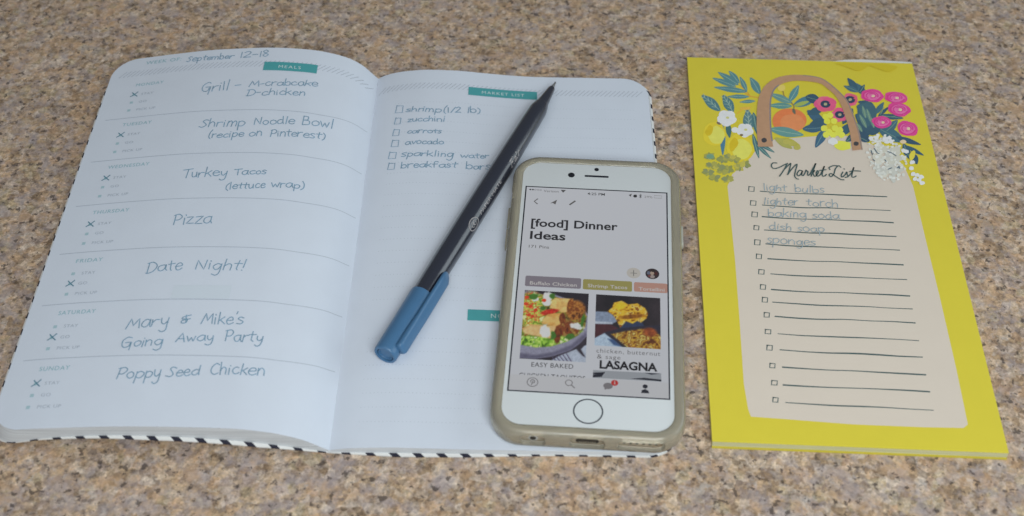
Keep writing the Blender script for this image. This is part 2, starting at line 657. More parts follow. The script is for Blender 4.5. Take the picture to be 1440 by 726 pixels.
# page blocks
half, rp = TL / 2, 12.0
T_ = ts(half, rp, 44)
PAGES = {}
for side, S, flare in (('L', 121.5, 3.6), ('R', 126.2, 0.9)):
    b, nu = MB(), len(us)
    V, F = [], []
    for t in T_:
        sm = smax(t, S, half, rp)
        for u in us:
            V.append(page_pt(side, u * sm, t, 0))
    for i in range(len(T_) - 1):
        for j in range(nu - 1):
            a = i * nu + j
            F.append([a, a + 1, a + nu + 1, a + nu])
    b.add(V, F)
    # cut edges: boundary loop from the gutter round the outer corners, stepping down to the cover
    loop = [(0, j) for j in range(nu)] + [(i, nu - 1) for i in range(1, len(T_))] + [(len(T_) - 1, j) for j in range(nu - 2, -1, -1)]
    NL = 5
    LV_ = []
    for k in range(NL + 1):
        q = k / NL
        for (i, j) in loop:
            t = T_[i]
            sm = smax(t, S, half, rp)
            s = us[j] * sm
            # flare of the fanned leaves, towards the outer edge and a little at the foot
            fs = flare * q * (us[j] ** 6)
            ft = 0.35 * q * (1 if t > half - rp else -1 if t < -half + rp else 0)
            z0 = float(page_z(side, s, t))
            z1 = float(cover_z(side, s + fs, t)) + .66
            p = pxy(side, s + fs, t + ft)
            wob = 0.06 * math.sin(k * 2.1 + s * .05) if 0 < k < NL else 0
            LV_.append((p[0] + wob * LV[0], p[1] + wob * AX[1], z0 + (z1 - z0) * q))
    n = len(loop)
    F = [[k * n + j, k * n + j + 1, (k + 1) * n + j + 1, (k + 1) * n + j] for k in range(NL) for j in range(n - 1)]
    b.add(LV_, F, 1)
    o = b.build('page', [M['paper'], M['edges']], planner, smooth=True)
    fix_normals(o)
    PAGES[side] = o
PAGES['L']['label'] = 'page of meals for seven days'
PAGES['R']['label'] = 'market list page'


# --- marks on the pages -----------------------------------------------------
def page_poly(side, pts_st, name, material, lift=0.12, sub=1):
    """flat printed quad in page coordinates, subdivided along s so that it follows the bend"""
    b = MB()
    (s0, t0), (s1, t1) = pts_st
    n = max(2, int(abs(s1 - s0) / 1.0) + 1)
    V, F = [], []
    for k in range(n + 1):
        s = s0 + (s1 - s0) * k / n
        V += [page_pt(side, s, t0, lift), page_pt(side, s, t1, lift)]
    F = [[2 * k, 2 * k + 1, 2 * k + 3, 2 * k + 2] for k in range(n)]
    b.add(V, F)
    return b.build(name, material, PAGES[side], smooth=True)


def strokes_on_page(side, items, name, material, lift=0.14, width=0.42):
    """items: list of polylines in (s_right, t) page plane; here x grows to the right"""
    b = MB()
    for k, pl in enumerate(items):
        V, F = ribbon2d(pl, width)
        b.add([page_pt(side, (-v[0] if side == 'L' else v[0]), v[1], lift + .003 * (k % 5)) for v in V], F)
    return b.build(name, material, PAGES[side], smooth=True)


def sx(side, st_):
    return np.array([-st_[0] if side == 'L' else st_[0], st_[1]])


def write(side, text, p0, p1, yk=1.0, seed=0, width=0.44, slant=0.06, material='ink', name='handwriting'):
    a, c = sx(side, page_at(side, *p0)), sx(side, page_at(side, *p1))
    st_, wd = hand(text, slant, seed=seed)
    k = np.linalg.norm(c - a) / wd
    ex = (c - a) / np.linalg.norm(c - a)
    ey = np.array([-ex[1], ex[0]])
    items = []
    for pl in st_:
        # resample so that long straight strokes follow the bent page
        q = []
        for i in range(len(pl) - 1):
            for j in range(3):
                q.append(pl[i] + (pl[i + 1] - pl[i]) * j / 3)
        q.append(pl[-1])
        items.append([a + ex * p[0] * k + ey * p[1] * k * yk for p in q])
    return strokes_on_page(side, items, name, M[material], width=width)


def print_on_page(side, text, a, b_, material, name='printed_text', bold=0.0, space=1.0, yk=1.0, lift=0.13, hgt=None):
    """a, b_: baseline ends in (x right, t)"""
    V, F, wd = type2d(text, bold, space)
    a, b_ = np.array(a, float), np.array(b_, float)
    k = np.linalg.norm(b_ - a) / wd
    ex = (b_ - a) / np.linalg.norm(b_ - a)
    ey = np.array([-ex[1], ex[0]])
    ky = k * yk if hgt is None else hgt / 0.72
    mb = MB()
    P = [a + ex * v[0] * k + ey * v[1] * ky for v in V]
    mb.add([page_pt(side, (-p[0] if side == 'L' else p[0]), p[1], lift) for p in P], F)
    return mb.build(name, material, PAGES[side])


# seven day sections
RULES = [60.8, 34.4, 8.2, -18.3, -44.8, -71.2]
for t in RULES:
    pl = [(-s, t + 3.2 * max(0, (22 - s) / 22) ** 1.5) for s in np.linspace(116.8, 1.6, 90)]
    strokes_on_page('L', [pl], 'rule_line', M['rule'], .10, .33)
DAYS = ['MONDAY', 'TUESDAY', 'WEDNESDAY', 'THURSDAY', 'FRIDAY', 'SATURDAY', 'SUNDAY']
WID = [13.0, 13.3, 18.2, 15.6, 11.0, 14.8, 11.6]
CROSS = [0, 0, 0, 0, 1, 1, 0]
for k, d in enumerate(DAYS):
    t0 = 82.0 - 26.45 * k
    s0 = 107.6 + .28 * k
    print_on_page('L', d, (-s0, t0), (-s0 + WID[k], t0), M['teal_text'], 'printed_heading', 0.0, 1.15, hgt=2.0)
    for j, (wd, ln) in enumerate((('STAY', 5.6), ('GO', 3.6), ('PICK UP', 8.8))):
        tt = t0 - 6.4 - j * 5.2
        print_on_page('L', wd, (-s0 + 3.9, tt), (-s0 + 3.9 + ln, tt), M['grey_text'], 'printed_text', 0.0, 1.1, hgt=1.45)
        page_poly('L', ((s0 + .3, tt), (s0 - 1.1, tt + 1.4)), 'printed_checkbox', M['teal_pale'], .11)
        if CROSS[k] == j:
            q = 1.55
            cx, cy = -s0 + .6, tt + .85
            strokes_on_page('L', [[(cx - q * .8, cy + q * .9), (cx, cy + .1), (cx + q, cy - q * .9)],
                                  [(cx + q * .9, cy + q), (cx, cy - .1), (cx - q, cy - q * .8)]], 'handwritten_cross', M['ink_x'], .16, .44)

# hatch bands under the page heads
for side, s_in, s_out in (('L', 3, 118), ('R', 3, 122)):
    items = []
    s = s_in
    while s < s_out:
        x = -s if side == 'L' else s
        sm = smax(93, 118 if side == 'L' else 124, half, rp)
        if s < sm - 1:
            items.append([(x - 1.55, 89.3), (x - .5, 90.6), (x + .6, 91.9), (x + 1.6, 93.1)])
        s += 2.05
    strokes_on_page(side, items, 'hatch_band', M['hatch'], .10, .21)

print_on_page('L', 'WEEK OF:', (-106.2, 97.0), (-89.2, 96.9), M['teal_text'], 'printed_heading', 0.0, 1.12, hgt=2.4)
page_poly('L', ((49.4, 86.6), (25.3, 92.3)), 'banner', M['teal'], .16)
print_on_page('L', 'MEALS', (-42.6, 88.3), (-32.6, 88.3), M['white_print'], 'banner_text', 0.0, 1.25, lift=.2, hgt=1.9)
page_poly('R', ((43.1, 86.2), (74.7, 91.6)), 'banner', M['teal'], .16)
print_on_page('R', 'MARKET LIST', (49.3, 87.8), (68.8, 87.8), M['white_print'], 'banner_text', 0.0, 1.2, lift=.2, hgt=1.9)
page_poly('R', ((47.8, -43.7), (78.5, -38.2)), 'banner', M['teal'], .16)
print_on_page('R', 'NOTES', (57.0, -42.1), (68.0, -42.1), M['white_print'], 'banner_text', 0.0, 1.25, lift=.2, hgt=2.2)
# pale erased patch under Friday's entry
pa, pc = page_at('L', 240, 420), page_at('L', 326, 402)
page_poly('L', ((pa[0], pa[1]), (pc[0], pc[1])), 'erased_patch', M['patch'], .09)

# dotted writing lines on the market list page
t = 80.3
while t > -96:
    b = MB()
    if not (-47 < t < -35):
        for s in np.arange(10, 119, 1.45):
            P = [(s + .17 * math.cos(q), t + .17 * math.sin(q)) for q in np.linspace(0, 2 * math.pi, 7)[:-1]]
            b.add([page_pt('R', p[0], p[1], .10) for p in P], [list(range(6))])
        b.build('dotted_line', M['dot'], PAGES['R'])
    t -= 6.35

# handwriting
LEFT = [("September", (262, 87.6), (328.5, 82.6)), ("12-18", (336, 82), (378, 79.6)),
        ("Grill", (282, 130.2), (322, 127)), ("-", (328, 124.8), (339, 123.8)), ("M-crabcake", (350, 122.8), (448, 122.5)),
        ("D-chicken", (346, 135), (430, 135)),
        ("Shrimp", (279, 179.8), (345, 178)), ("Noodle", (356, 176.2), (415, 175.2)), ("Bowl", (424, 176), (470, 182)),
        ("(recipe", (292, 194.5), (343, 192.5)), ("on", (349, 191.8), (369, 191.2)), ("Pinterest)", (379, 192.2), (457, 197)),
        ("Turkey", (256, 251), (319, 247)), ("Tacos", (329, 246.5), (375, 245.5)),
        ("(lettuce", (316, 267), (373, 264.5)), ("wrap)", (381, 264), (428, 266)),
        ("Pizza", (242, 316.8), (298, 314.5)), ("Date", (205, 384), (256, 379.5)), ("Night!", (273, 378.8), (344, 381)),
        ("Mary", (177, 462.5), (237, 458.5)), ("&", (252, 455), (269, 454)), ("Mike's", (282, 456), (343, 455.5)),
        ("Going", (169, 490), (229, 485.5)), ("Away", (247, 481), (300, 479.5)), ("Party", (315, 480), (369, 482)),
        ("Poppy", (162, 533), (226, 530)), ("Seed", (233, 530), (281, 528)), ("Chicken", (294, 527.5), (373, 528))]
for k, (tx, p0, p1) in enumerate(LEFT):
    write('L', tx, p0, p1, yk={'M-crabcake': .66, 'D-chicken': .66, 'Mary': .70, "Mike's": .74, 'Pizza': .92, 'Poppy': .84, 'Seed': .84, 'September': .78, '12-18': .66, 'Grill': .92, '&': .75, '-': .9}.get(tx, .76), seed=k + 1, width=.40)
RIGHTW = [("shrimp", (570, 157.5), (621, 158.5)), ("(1/2", (623, 158.5), (648, 159)), ("lb)", (656, 158.8), (676, 159.5)),
          ("zucchini", (572, 172), (626, 171.5)), ("carrots", (572, 188.3), (621, 187.5)), ("avocado", (569, 204), (625, 203)),
          ("sparkling", (563.5, 221), (638, 221.3)), ("water", (647, 222.5), (688, 223)),
          ("breakfast", (563, 237), (643, 236.3)), ("bars", (654, 238), (691, 239))]
for k, (tx, p0, p1) in enumerate(RIGHTW):
    write('R', tx, p0, p1, yk=.64, seed=k + 40, width=.42)
for k, (x0, y0, x1, y1) in enumerate([(556, 149.5, 567, 159.3), (554.5, 166.7, 564, 175.2), (552, 183, 562, 191.5),
                                      (550, 198, 561, 207), (546, 215, 557.5, 223.8), (545, 230.3, 555.5, 239)]):
    a = [page_at('R', x0 + 2, y0), page_at('R', x1, y0 - .3), page_at('R', x1 - 1.3, y1 - .6), page_at('R', x0, y1), page_at('R', x0 + 2.4, y0 - .8)]
    strokes_on_page('R', [a], 'handwritten_checkbox', M['ink'], width=.40)

# ------------------------------------------------------------------ pen
M['barrel'] = mat('black_barrel_plastic', (0.022, 0.026, 0.042), 0.27, 0.8, coat=0.5, bump=0.05, bscale=900)
M['cap'] = mat('blue_cap_plastic', (0.064, 0.168, 0.315), 0.33, 0.5, noise=0.06, nscale=150, bump=0.04, bscale=700)
M['nib'] = mat('grey_nib', (0.30, 0.31, 0.32), 0.35, 0.5, metal=0.5)
M['pen_print'] = mat('worn_white_lettering', (0.36, 0.34, 0.34), 0.5, 0.3, noise=0.7, nscale=900)


def frame_from(p, q, z_p, z_q):
    a = at(*p, z_p)
    c = at(*q, z_q)
    d = (c - a)
    L = np.linalg.norm(d)
    d = d / L
    up = np.array([0, 0, 1.0])
    rt = np.cross(d, up)
    rt /= np.linalg.norm(rt)
    up = np.cross(rt, d)
    return a, d, rt, up, L


PA, PD, PR, PU, PL = frame_from((541, 500), (781.5, 115.5), 8.9, 8.0)


def lathe(mb, prof, seg=40, mi=0, o=None, d=None, r_=None, u_=None):
    o, d = (PA if o is None else o), (PD if d is None else d)
    r_, u_ = (PR if r_ is None else r_), (PU if u_ is None else u_)
    V, F = [], []
    for (x, r) in prof:
        for k in range(seg):
            a = 2 * math.pi * k / seg
            V.append(o + d * x + r_ * r * math.cos(a) + u_ * r * math.sin(a))
    for i in range(len(prof) - 1):
        for k in range(seg):
            k2 = (k + 1) % seg
            F.append([i * seg + k, i * seg + k2, (i + 1) * seg + k2, (i + 1) * seg + k])
    return mb.add(V, F, mi)


def sharp_smooth(o, ang=35):
    bm = bmesh.new()
    bm.from_mesh(o.data)
    bmesh.ops.remove_doubles(bm, verts=bm.verts, dist=1e-7)
    bmesh.ops.recalc_face_normals(bm, faces=bm.faces)
    for e in bm.edges:
        if len(e.link_faces) == 2 and e.calc_face_angle(0) > math.radians(ang):
            e.smooth = False
    for f in bm.faces:
        f.smooth = True
    bm.to_mesh(o.data)
    bm.free()
    return o


pen = thing('pen', 'dark felt-tip pen with a blue cap on its end, lying across the open planner', 'pen', (PA[0] + PD[0] * 85, PA[1] + PD[1] * 85, 3))
XM = 32.0                                  # cap mouth
XS = PL - 20.5                             # shoulder of the barrel
b = MB()
BR = [(XM - 12, 4.3), (XM - 4, 4.4), (XM + 3, 4.5), (XM + 20, 4.72), (72, 4.85), (95, 4.82), (120, 4.62), (140, 4.32), (XS - 1.2, 4.12), (XS, 3.95), (XS + 3.4, 3.2), (XS + 3.6, 2.95)]
lathe(b, [(XM - 12, .01)] + BR)
lathe(b, [(XS + 3.6, 2.95), (XS + 3.9, 2.8), (XS + 4.5, 2.75), (XS + 15.2, 1.62), (XS + 15.9, 1.35), (XS + 15.9, .01)])
body = sharp_smooth(b.build('barrel', M['barrel'], pen))
b = MB()
lathe(b, [(XS + 15.6, .9), (XS + 17.6, .78), (XS + 18.2, .55), (PL - .4, .42), (PL, .2), (PL, .01)], 20)
nib = sharp_smooth(b.build('nib', M['nib'], pen))
b = MB()
lathe(b, [(1.1, .01), (1.1, 2.55), (.55, 2.75), (.55, 3.0), (1.5, 3.1), (1.5, 3.35), (.1, 3.5), (0, 3.65), (0, 4.2), (.25, 4.55), (.9, 4.72), (8, 4.82), (20, 4.92), (XM - 1, 5.02), (XM, 4.96),
          (XM, 4.5), (XM - 1.5, 4.42)])
cap = sharp_smooth(b.build('cap', M['cap'], pen), 50)
# clip: a rounded bar beside the cap, joined to it at the closed end
th = math.radians(22)
CN = PR * math.cos(th) + PU * math.sin(th)     # outward
CT = np.cross(PD, CN)                          # across
b = MB()
V, F = [], []
prof_n = 16
xs = [3.2, 3.5, 4.4, 6, 12, 20, 28, 36, 41, 43.0, 44.2, 44.8]
wd = [2.1, 2.5, 2.75, 2.8, 2.8, 2.8, 2.8, 2.75, 2.65, 2.35, 1.7, .8]
for x, w_ in zip(xs, wd):
    lo = 4.3 if x < 15 else 5.15
    hi = 7.0 if x < 41 else 7.0 - (x - 41) * .35
    if x < 4.4:
        hi = 6.2 + (x - 3.2) * .66
    cxm = (lo + hi) / 2
    hr = (hi - lo) / 2
    for k in range(prof_n):
        a = 2 * math.pi * k / prof_n
        ca, sa = math.cos(a), math.sin(a)
        e = .45
        yy = w_ * math.copysign(abs(ca) ** e, ca)
        zz = hr * math.copysign(abs(sa) ** e, sa)
        V.append(PA + PD * x + CN * (cxm + zz) + CT * yy)
nr = len(xs)
for i in range(nr - 1):
    for k in range(prof_n):
        k2 = (k + 1) % prof_n
        F.append([i * prof_n + k, i * prof_n + k2, (i + 1) * prof_n + k2, (i + 1) * prof_n + k])
F += [list(range(prof_n)), list(range((nr - 1) * prof_n, nr * prof_n))]
b.add(V, F)
clip = sharp_smooth(b.build('clip', M['cap'], cap), 50)
# lettering wrapped round the barrel


def on_barrel(x, y, ang=math.radians(37)):
    r = float(np.interp(x, [q[0] for q in BR], [q[1] for q in BR])) + .05
    a = ang + y / 4.7
    return PA + PD * x + (PR * math.cos(a) + PU * math.sin(a)) * r


def barrel_text(text, x0, length, hgt, shear=0.0, bold=0.0):
    V, F, wdt = type2d(text, bold)
    mb = MB()
    k = length / wdt
    mb.add([on_barrel(x0 + (v[0] + shear * v[1]) * k, (v[1] - .36) * hgt / .72) for v in V], F)
    return mb.build('lettering', M['pen_print'], body)


barrel_text('PAPER MATE', 79, 21, 1.5)
barrel_text('Flair', 110, 9.5, 3.0, .35, .012)
b = MB()
xc = 72.5
for rr_ in (3.1,):
    P = [(xc + rr_ * 1.15 * math.cos(a), 2.0 * math.sin(a)) for a in np.linspace(0, 2 * math.pi, 33)[:-1]]
    V, F = ribbon2d(P, .38, closed=True)
    b.add([on_barrel(v[0], v[1]) for v in V], F)
for sg in (-1, 1):
    heart = catmull([(xc + sg * .9 - .9, 0), (xc + sg * .9 + .2, 1.0), (xc + sg * .9 + .9, .55), (xc + sg * .9 + .6, 0), (xc + sg * .9 + .9, -.55), (xc + sg * .9 + .2, -1.0)], True, 4)
    V, F = ribbon2d(heart, .25, closed=True)
    b.add([on_barrel(v[0], v[1]) for v in V], F)
b.build('emblem', M['pen_print'], body)

# ------------------------------------------------------------------ smartphone in its case
PHC, PHA = np.array([31.57, -24.48]), -0.07904
PX_, PY_ = np.array([math.cos(PHA), math.sin(PHA)]), np.array([-math.sin(PHA), math.cos(PHA)])
ZG = 11.5                                     # top of the glass
ZB = 3.0                                      # underside of the case


def ph(x, y, z):
    p = PHC + PX_ * x + PY_ * y
    return (p[0], p[1], z)


def to_ph(px, py, z=ZG):
    X = at(px, py, z)
    d = X[:2] - PHC
    return np.array([d @ PX_, d @ PY_])


def rrect(w, h, r, n=12):
    out = []
    for cx, cy, a0 in ((w / 2 - r, h / 2 - r, 0), (-w / 2 + r, h / 2 - r, 90), (-w / 2 + r, -h / 2 + r, 180), (w / 2 - r, -h / 2 + r, 270)):
        for k in range(n + 1):
            a = math.radians(a0 + 90 * k / n)
            out.append((cx + r * math.cos(a), cy + r * math.sin(a)))
    return out


def loft(mb, w, h, r, rings, cap0=False, cap1=False, mi=0, n=12):
    V, F = [], []
    for off, z in rings:
        for p in rrect(w + 2 * off, h + 2 * off, max(r + off, .3), n):
            V.append(ph(p[0], p[1], z))
    N_ = 4 * (n + 1)
    for i in range(len(rings) - 1):
        for k in range(N_):
            k2 = (k + 1) % N_
            F.append([i * N_ + k, i * N_ + k2, (i + 1) * N_ + k2, (i + 1) * N_ + k])
    if cap0:
        F.append(list(reversed(range(N_))))
    if cap1:
        F.append(list(range((len(rings) - 1) * N_, len(rings) * N_)))
    mb.add(V, F, mi)


M['case'] = mat('smoky_rubber_case', (0.70, 0.655, 0.53), 0.16, 0.5, noise=0.12, nscale=60, Transmission_Weight=0.68, IOR=1.42)
M['case_btn'] = mat('cloudy_rubber_button', (0.42, 0.42, 0.36), 0.3, 0.5)
M['glass_white'] = mat('white_glass', (0.70, 0.735, 0.745), 0.12, 0.5, coat=0.5)
M['alu'] = mat('gold_aluminium', (0.62, 0.55, 0.46), 0.3, 0.5, metal=0.9)
M['dark'] = mat('dark_glass', (0.012, 0.014, 0.02), 0.15, 0.5)
M['border'] = mat('black_border', (0.02, 0.022, 0.032), 0.2, 0.5)
M['ring'] = mat('home_ring', (0.12, 0.14, 0.17), 0.25, 0.5, metal=0.6)
M['port'] = mat('port_dark', (0.03, 0.025, 0.02), 0.5, 0.3)
M['jack'] = mat('jack_white', (0.6, 0.6, 0.58), 0.4, 0.4)

phone = thing('smartphone', 'white smartphone in a smoky clear case showing a dinner recipe board', 'smartphone', (PHC[0], PHC[1], ZB))
b = MB()
rg = [(-.2, ZB + 1.5), (0, ZB + 2.3), (0, ZG - 1.0), (-.25, ZG - .35), (-.5, ZG - .2)]
loft(b, 67.1, 138.3, 10.0, rg, True, True)
sharp_smooth(b.build('body', M['alu'], phone), 60)
b = MB()
loft(b, 67.1, 138.3, 10.0, [(-.7, ZG - .19), (-.62, ZG - .06), (-.8, ZG)], False, True)
glass = sharp_smooth(b.build('front_glass', M['glass_white'], phone), 60)

# case shell
b = MB()
loft(b, 67.1, 138.3, 10.0, [(.3, ZB), (1.1, ZB + .25), (1.75, ZB + 1.2), (2.05, ZB + 2.8), (2.05, ZB + 5.0), (1.85, ZB + 6.8), (1.5, ZG - .4), (.9, ZG + .3), (.1, ZG + .68), (-.8, ZG + .78), (-1.6, ZG + .7),
                            (-2.15, ZG + .4), (-2.35, ZG + .06), (.1, ZG + .05), (.12, ZG - .5), (.12, ZB + 1.2), (-.6, ZB + .9), (-20, ZB + .9)], True, True)
case = b.build('case', M['case'], phone)
fix_normals(case)


def cutter(cx, cy, cz, sx_, sy_, sz_, r):
    mb = MB()
    V, F = [], []
    pr = rrect(sx_, sz_, r, 6)
    for yy in (-sy_ / 2, sy_ / 2):
        for p in pr:
            V.append(ph(cx + p[0], cy + yy, cz + p[1]))
    n = len(pr)
    F = [[k, (k + 1) % n, n + (k + 1) % n, n + k] for k in range(n)] + [list(range(n)), list(range(n, 2 * n))]
    mb.add(V, F)
    return fix_normals(mb.build('cutter', M['port'], phone))


cuts = [cutter(-19.2, -70.6, ZB + 4.75, 9.5, 4, 5.5, 2.2), cutter(0.3, -70.6, ZB + 4.75, 13, 4, 5.5, 2.2), cutter(19.5, -70.6, ZB + 4.7, 17, 4, 4.6, 1.8)]
mm_ = MB()
cuts.append(cutter(-35, 49.5, ZB + 5.2, 6, 8.5, 6.0, 2))       # mute switch opening
for c_ in cuts:
    md = case.modifiers.new('cut', 'BOOLEAN')
    md.operation = 'DIFFERENCE'
    md.solver = 'EXACT'
    md.object = c_
dg = bpy.context.evaluated_depsgraph_get()
dg.update()
me2 = bpy.data.meshes.new_from_object(case.evaluated_get(dg))
case.modifiers.clear()
case.data = me2
for c_ in cuts:
    bpy.data.objects.remove(c_)
if len(me2.materials) == 0:
    me2.materials.append(M['case'])
me2.polygons.foreach_set('material_index', [0] * len(me2.polygons))
sharp_smooth(case, 42)

# things in the openings
b = MB()
for k in range(1):
    cx = -19.2
    V, F = [], []
    pr = [(1.75 * math.cos(a), 1.75 * math.sin(a)) for a in np.linspace(0, 2 * math.pi, 25)[:-1]]
    pi_ = [(1.2 * math.cos(a), 1.2 * math.sin(a)) for a in np.linspace(0, 2 * math.pi, 25)[:-1]]
    V = [ph(cx + p[0], -69.35, ZB + 4.1 + p[1]) for p in pr] + [ph(cx + p[0], -69.45, ZB + 4.1 + p[1]) for p in pi_]
    F = [[k, (k + 1) % 24, 24 + (k + 1) % 24, 24 + k] for k in range(24)]
    b.add(V, F, 1)
    b.add([ph(cx + p[0], -69.40, ZB + 4.1 + p[1]) for p in pi_], [list(range(24))], 0)
b.build('headphone_socket', [M['port'], M['jack']], phone)
b = MB()
pr = rrect(8.4, 2.6, 1.25, 6)
b.add([ph(.3 + p[0], -69.30, ZB + 4.0 + p[1]) for p in pr], [list(range(len(pr)))], 0)
for k in range(8):
    x = .3 - 2.8 + k * .8
    b.add([ph(x - .2, -69.4, ZB + 3.0), ph(x + .2, -69.4, ZB + 3.0), ph(x + .2, -69.4, ZB + 3.7), ph(x - .2, -69.4, ZB + 3.7)], [[0, 1, 2, 3]], 1)
b.build('charging_port', [M['port'], M['alu']], phone)
b = MB()
for k in range(6):
    x = 13.5 + k * 2.3
    pr = [(.55 * math.cos(a), .55 * math.sin(a)) for a in np.linspace(0, 2 * math.pi, 13)[:-1]]
    b.add([ph(x + p[0], -69.32, ZB + 4.2 + p[1]) for p in pr], [list(range(12))])
b.build('speaker_holes', M['port'], phone)


def side_button(x, y, length, material, name):
    mb = MB()
    V, F = [], []
    sg = math.copysign(1, x)
    rings = [(0, 1.0), (.45, .97), (.75, .85), (.85, .6)]
    for d, q in rings:
        for p in rrect(length * (.94 + .06 * q), 3.2 * q + .6, min(1.2, 1.5 * q), 5):
            V.append(ph(x + sg * d, y + p[0], ZB + 4.6 + p[1]))
    n = 24
    for i in range(len(rings) - 1):
        for k in range(n):
            F.append([i * n + k, i * n + (k + 1) % n, (i + 1) * n + (k + 1) % n, (i + 1) * n + k])
    F.append(list(range((len(rings) - 1) * n, len(rings) * n)))
    mb.add(V, F)
    return sharp_smooth(mb.build(name, material, case), 40)


side_button(-35.4, 37.0, 10, M['case'], 'volume_button')
side_button(-35.4, 25.0, 10, M['case'], 'volume_button')
side_button(35.4, 31.0, 11, M['case_btn'], 'power_button')


def flat(pts2, z, name, material, parent, holes=None):
    mb = MB()
    mb.add([ph(p[0], p[1], z) for p in pts2], [list(range(len(pts2)))])
    return mb.build(name, material, parent)


def disc(cx, cy, r, n=28, ry=None):
    ry = ry or r
    return [(cx + r * math.cos(a), cy + ry * math.sin(a)) for a in np.linspace(0, 2 * math.pi, n + 1)[:-1]]


def box2(x0, y0, x1, y1, r=0, n=5):
    if r:
        return [(p[0] + (x0 + x1) / 2, p[1] + (y0 + y1) / 2) for p in rrect(abs(x1 - x0), abs(y1 - y0), r, n)]
    return [(x0, y0), (x1, y0), (x1, y1), (x0, y1)]


# face furniture on the white glass
q = to_ph(803.5, 246.3)
flat(disc(q[0], q[1], 1.45), ZG + .02, 'proximity_sensor', M['dark'], glass)
q = to_ph(839, 238.6)
flat(disc(q[0], q[1], 1.0), ZG + .02, 'front_camera', M['dark'], glass)
q0, q1 = to_ph(822, 247.4), to_ph(856, 249.2)
flat(box2(q0[0], (q0[1] + q1[1]) / 2 - .55, q1[0], (q0[1] + q1[1]) / 2 + .55, .5), ZG + .02, 'earpiece', M['border'], glass)
q = to_ph(827, 578.6)
hb = flat(disc(q[0], q[1], 5.05, 48), ZG + .015, 'home_button', mat('home_button_white', (0.70, 0.74, 0.75), .15, .5), glass)
mb = MB()
V, F = ribbon2d(disc(q[0], q[1], 5.2, 56), .55, closed=True)
mb.add([ph(v[0], v[1], ZG + .03) for v in V], F)
mb.build('home_button_ring', M['ring'], hb)

# screen
SW, SH = 58.5, 104.05
flat(box2(-SW / 2 - .55, -SH / 2 - .55, SW / 2 + .55, SH / 2 + .55), ZG + .012, 'screen_border', M['border'], glass)
SCR = 0.43                                   # screen brightness


def scr_mat(name, rgb, k=1.0):
    c = lin(*rgb)
    return mat(name, (0.02, 0.02, 0.02), 0.12, 0.4, emit=tuple(SCR * k * x for x in c))


S_BG = scr_mat('screen_white', (240, 244, 252))
screen = flat(box2(-SW / 2, -SH / 2, SW / 2, SH / 2), ZG + .024, 'screen', S_BG, phone)
_layer = [0]


def zl():
    _layer[0] += 1
    return ZG + .030 + .003 * _layer[0]


SM = {}


def smat(rgb):
    if rgb not in SM:
        SM[rgb] = scr_mat('screen_colour', rgb)
    return SM[rgb]


def stext(text, p0, p1, hgt, rgb, bold=0.0, space=1.0, name='screen_text', z=None):
    V, F, wdt = type2d(text, bold, space)
    a, c = to_ph(*p0), to_ph(*p1)
    a = np.array([a[0], (a[1] + c[1]) / 2])
    k = (c[0] - a[0]) / wdt
    ky = hgt / .72
    z = z or zl()
    mb = MB()
    mb.add([ph(a[0] + v[0] * k, a[1] + v[1] * ky, z) for v in V], F)
    return mb.build(name, smat(rgb), screen)


def spoly(pts_px, rgb, name, z=None):
    return flat([to_ph(*p) for p in pts_px], z or zl(), name, smat(rgb), screen)


def sstroke(pts_px, w, rgb, name, closed=False, smooth=False, z=None):
    P = [to_ph(*p) for p in pts_px]
    if smooth:
        P = catmull(P, closed)
    V, F = ribbon2d(P, w, closed=closed)
    mb = MB()
    z = z or zl()
    mb.add([ph(v[0], v[1], z) for v in V], F)
    return mb.build(name, smat(rgb), screen)


GREY = (120, 118, 118)
mb = MB()
zz = zl()
for k in range(5):
    q = to_ph(745.8 + k * 3.6, 266.7 + k * .2)
    if k < 2:
        mb.add([ph(p[0], p[1], zz) for p in disc(q[0], q[1], .42, 12)], [list(range(12))])
    else:
        V, F = ribbon2d(disc(q[0], q[1], .36, 12), .12, closed=True)
        mb.add([ph(v[0], v[1], zz) for v in V], F)
mb.build('signal_icon', smat((70, 70, 72)), screen)
stext('Verizon', (764.5, 270.0), (785.5, 271.2), 1.35, (128, 126, 126))
spoly([(788.5, 267.2), (796, 267.6), (791.8, 271.2)], (95, 94, 95), 'wifi_icon')
stext('4:25 PM', (826, 274.2), (850.5, 275.6), 1.5, (70, 70, 72), .008)
spoly([(884, 274.6), (888.5, 272.6), (887, 277)], (110, 108, 108), 'location_icon')
spoly([(890.0, 276), (892, 274), (895, 274), (896, 276), (895, 278), (892, 278)], (50, 50, 52), 'alarm_icon')
sstroke([(899, 274.6), (902.2, 277.6), (900.6, 279), (900.6, 273), (902.2, 274.8), (899, 277.8)], .22, (60, 60, 62), 'bluetooth_icon')
stext('29%', (906, 278.4), (917.5, 279), 1.25, (150, 148, 147))
sstroke([(920, 275.2), (930.5, 275.8), (930.5, 279.2), (920, 278.6)], .2, (150, 148, 147), 'battery_icon', True)
sstroke([(756, 280), (751.3, 283.4), (755.5, 287)], .5, GREY, 'back_icon')
spoly([(773.5, 286.3), (783.5, 281.0), (781, 288.0), (777.5, 285.8)], GREY, 'send_icon')
sstroke([(801.5, 288.0), (808.5, 283.2)], .75, GREY, 'edit_icon')
stext('[food] Dinner', (746.5, 319.2), (868.5, 323.3), 4.35, (44, 44, 50), .022)
stext('Ideas', (745.0, 336.0), (795, 338.2), 4.35, (44, 44, 50), .022)
stext('171 Pins', (743.5, 348.5), (772, 350), 1.6, (120, 118, 118), .004)
q = to_ph(891, 384.3)
flat(disc(q[0], q[1], 2.75), zl(), 'add_button', smat((228, 224, 216)), screen)
sstroke([(886.8, 384.2), (895.2, 384.7)], .3, (140, 138, 136), 'add_icon')
sstroke([(891, 380.4), (891, 388.4)], .3, (140, 138, 136), 'add_icon')


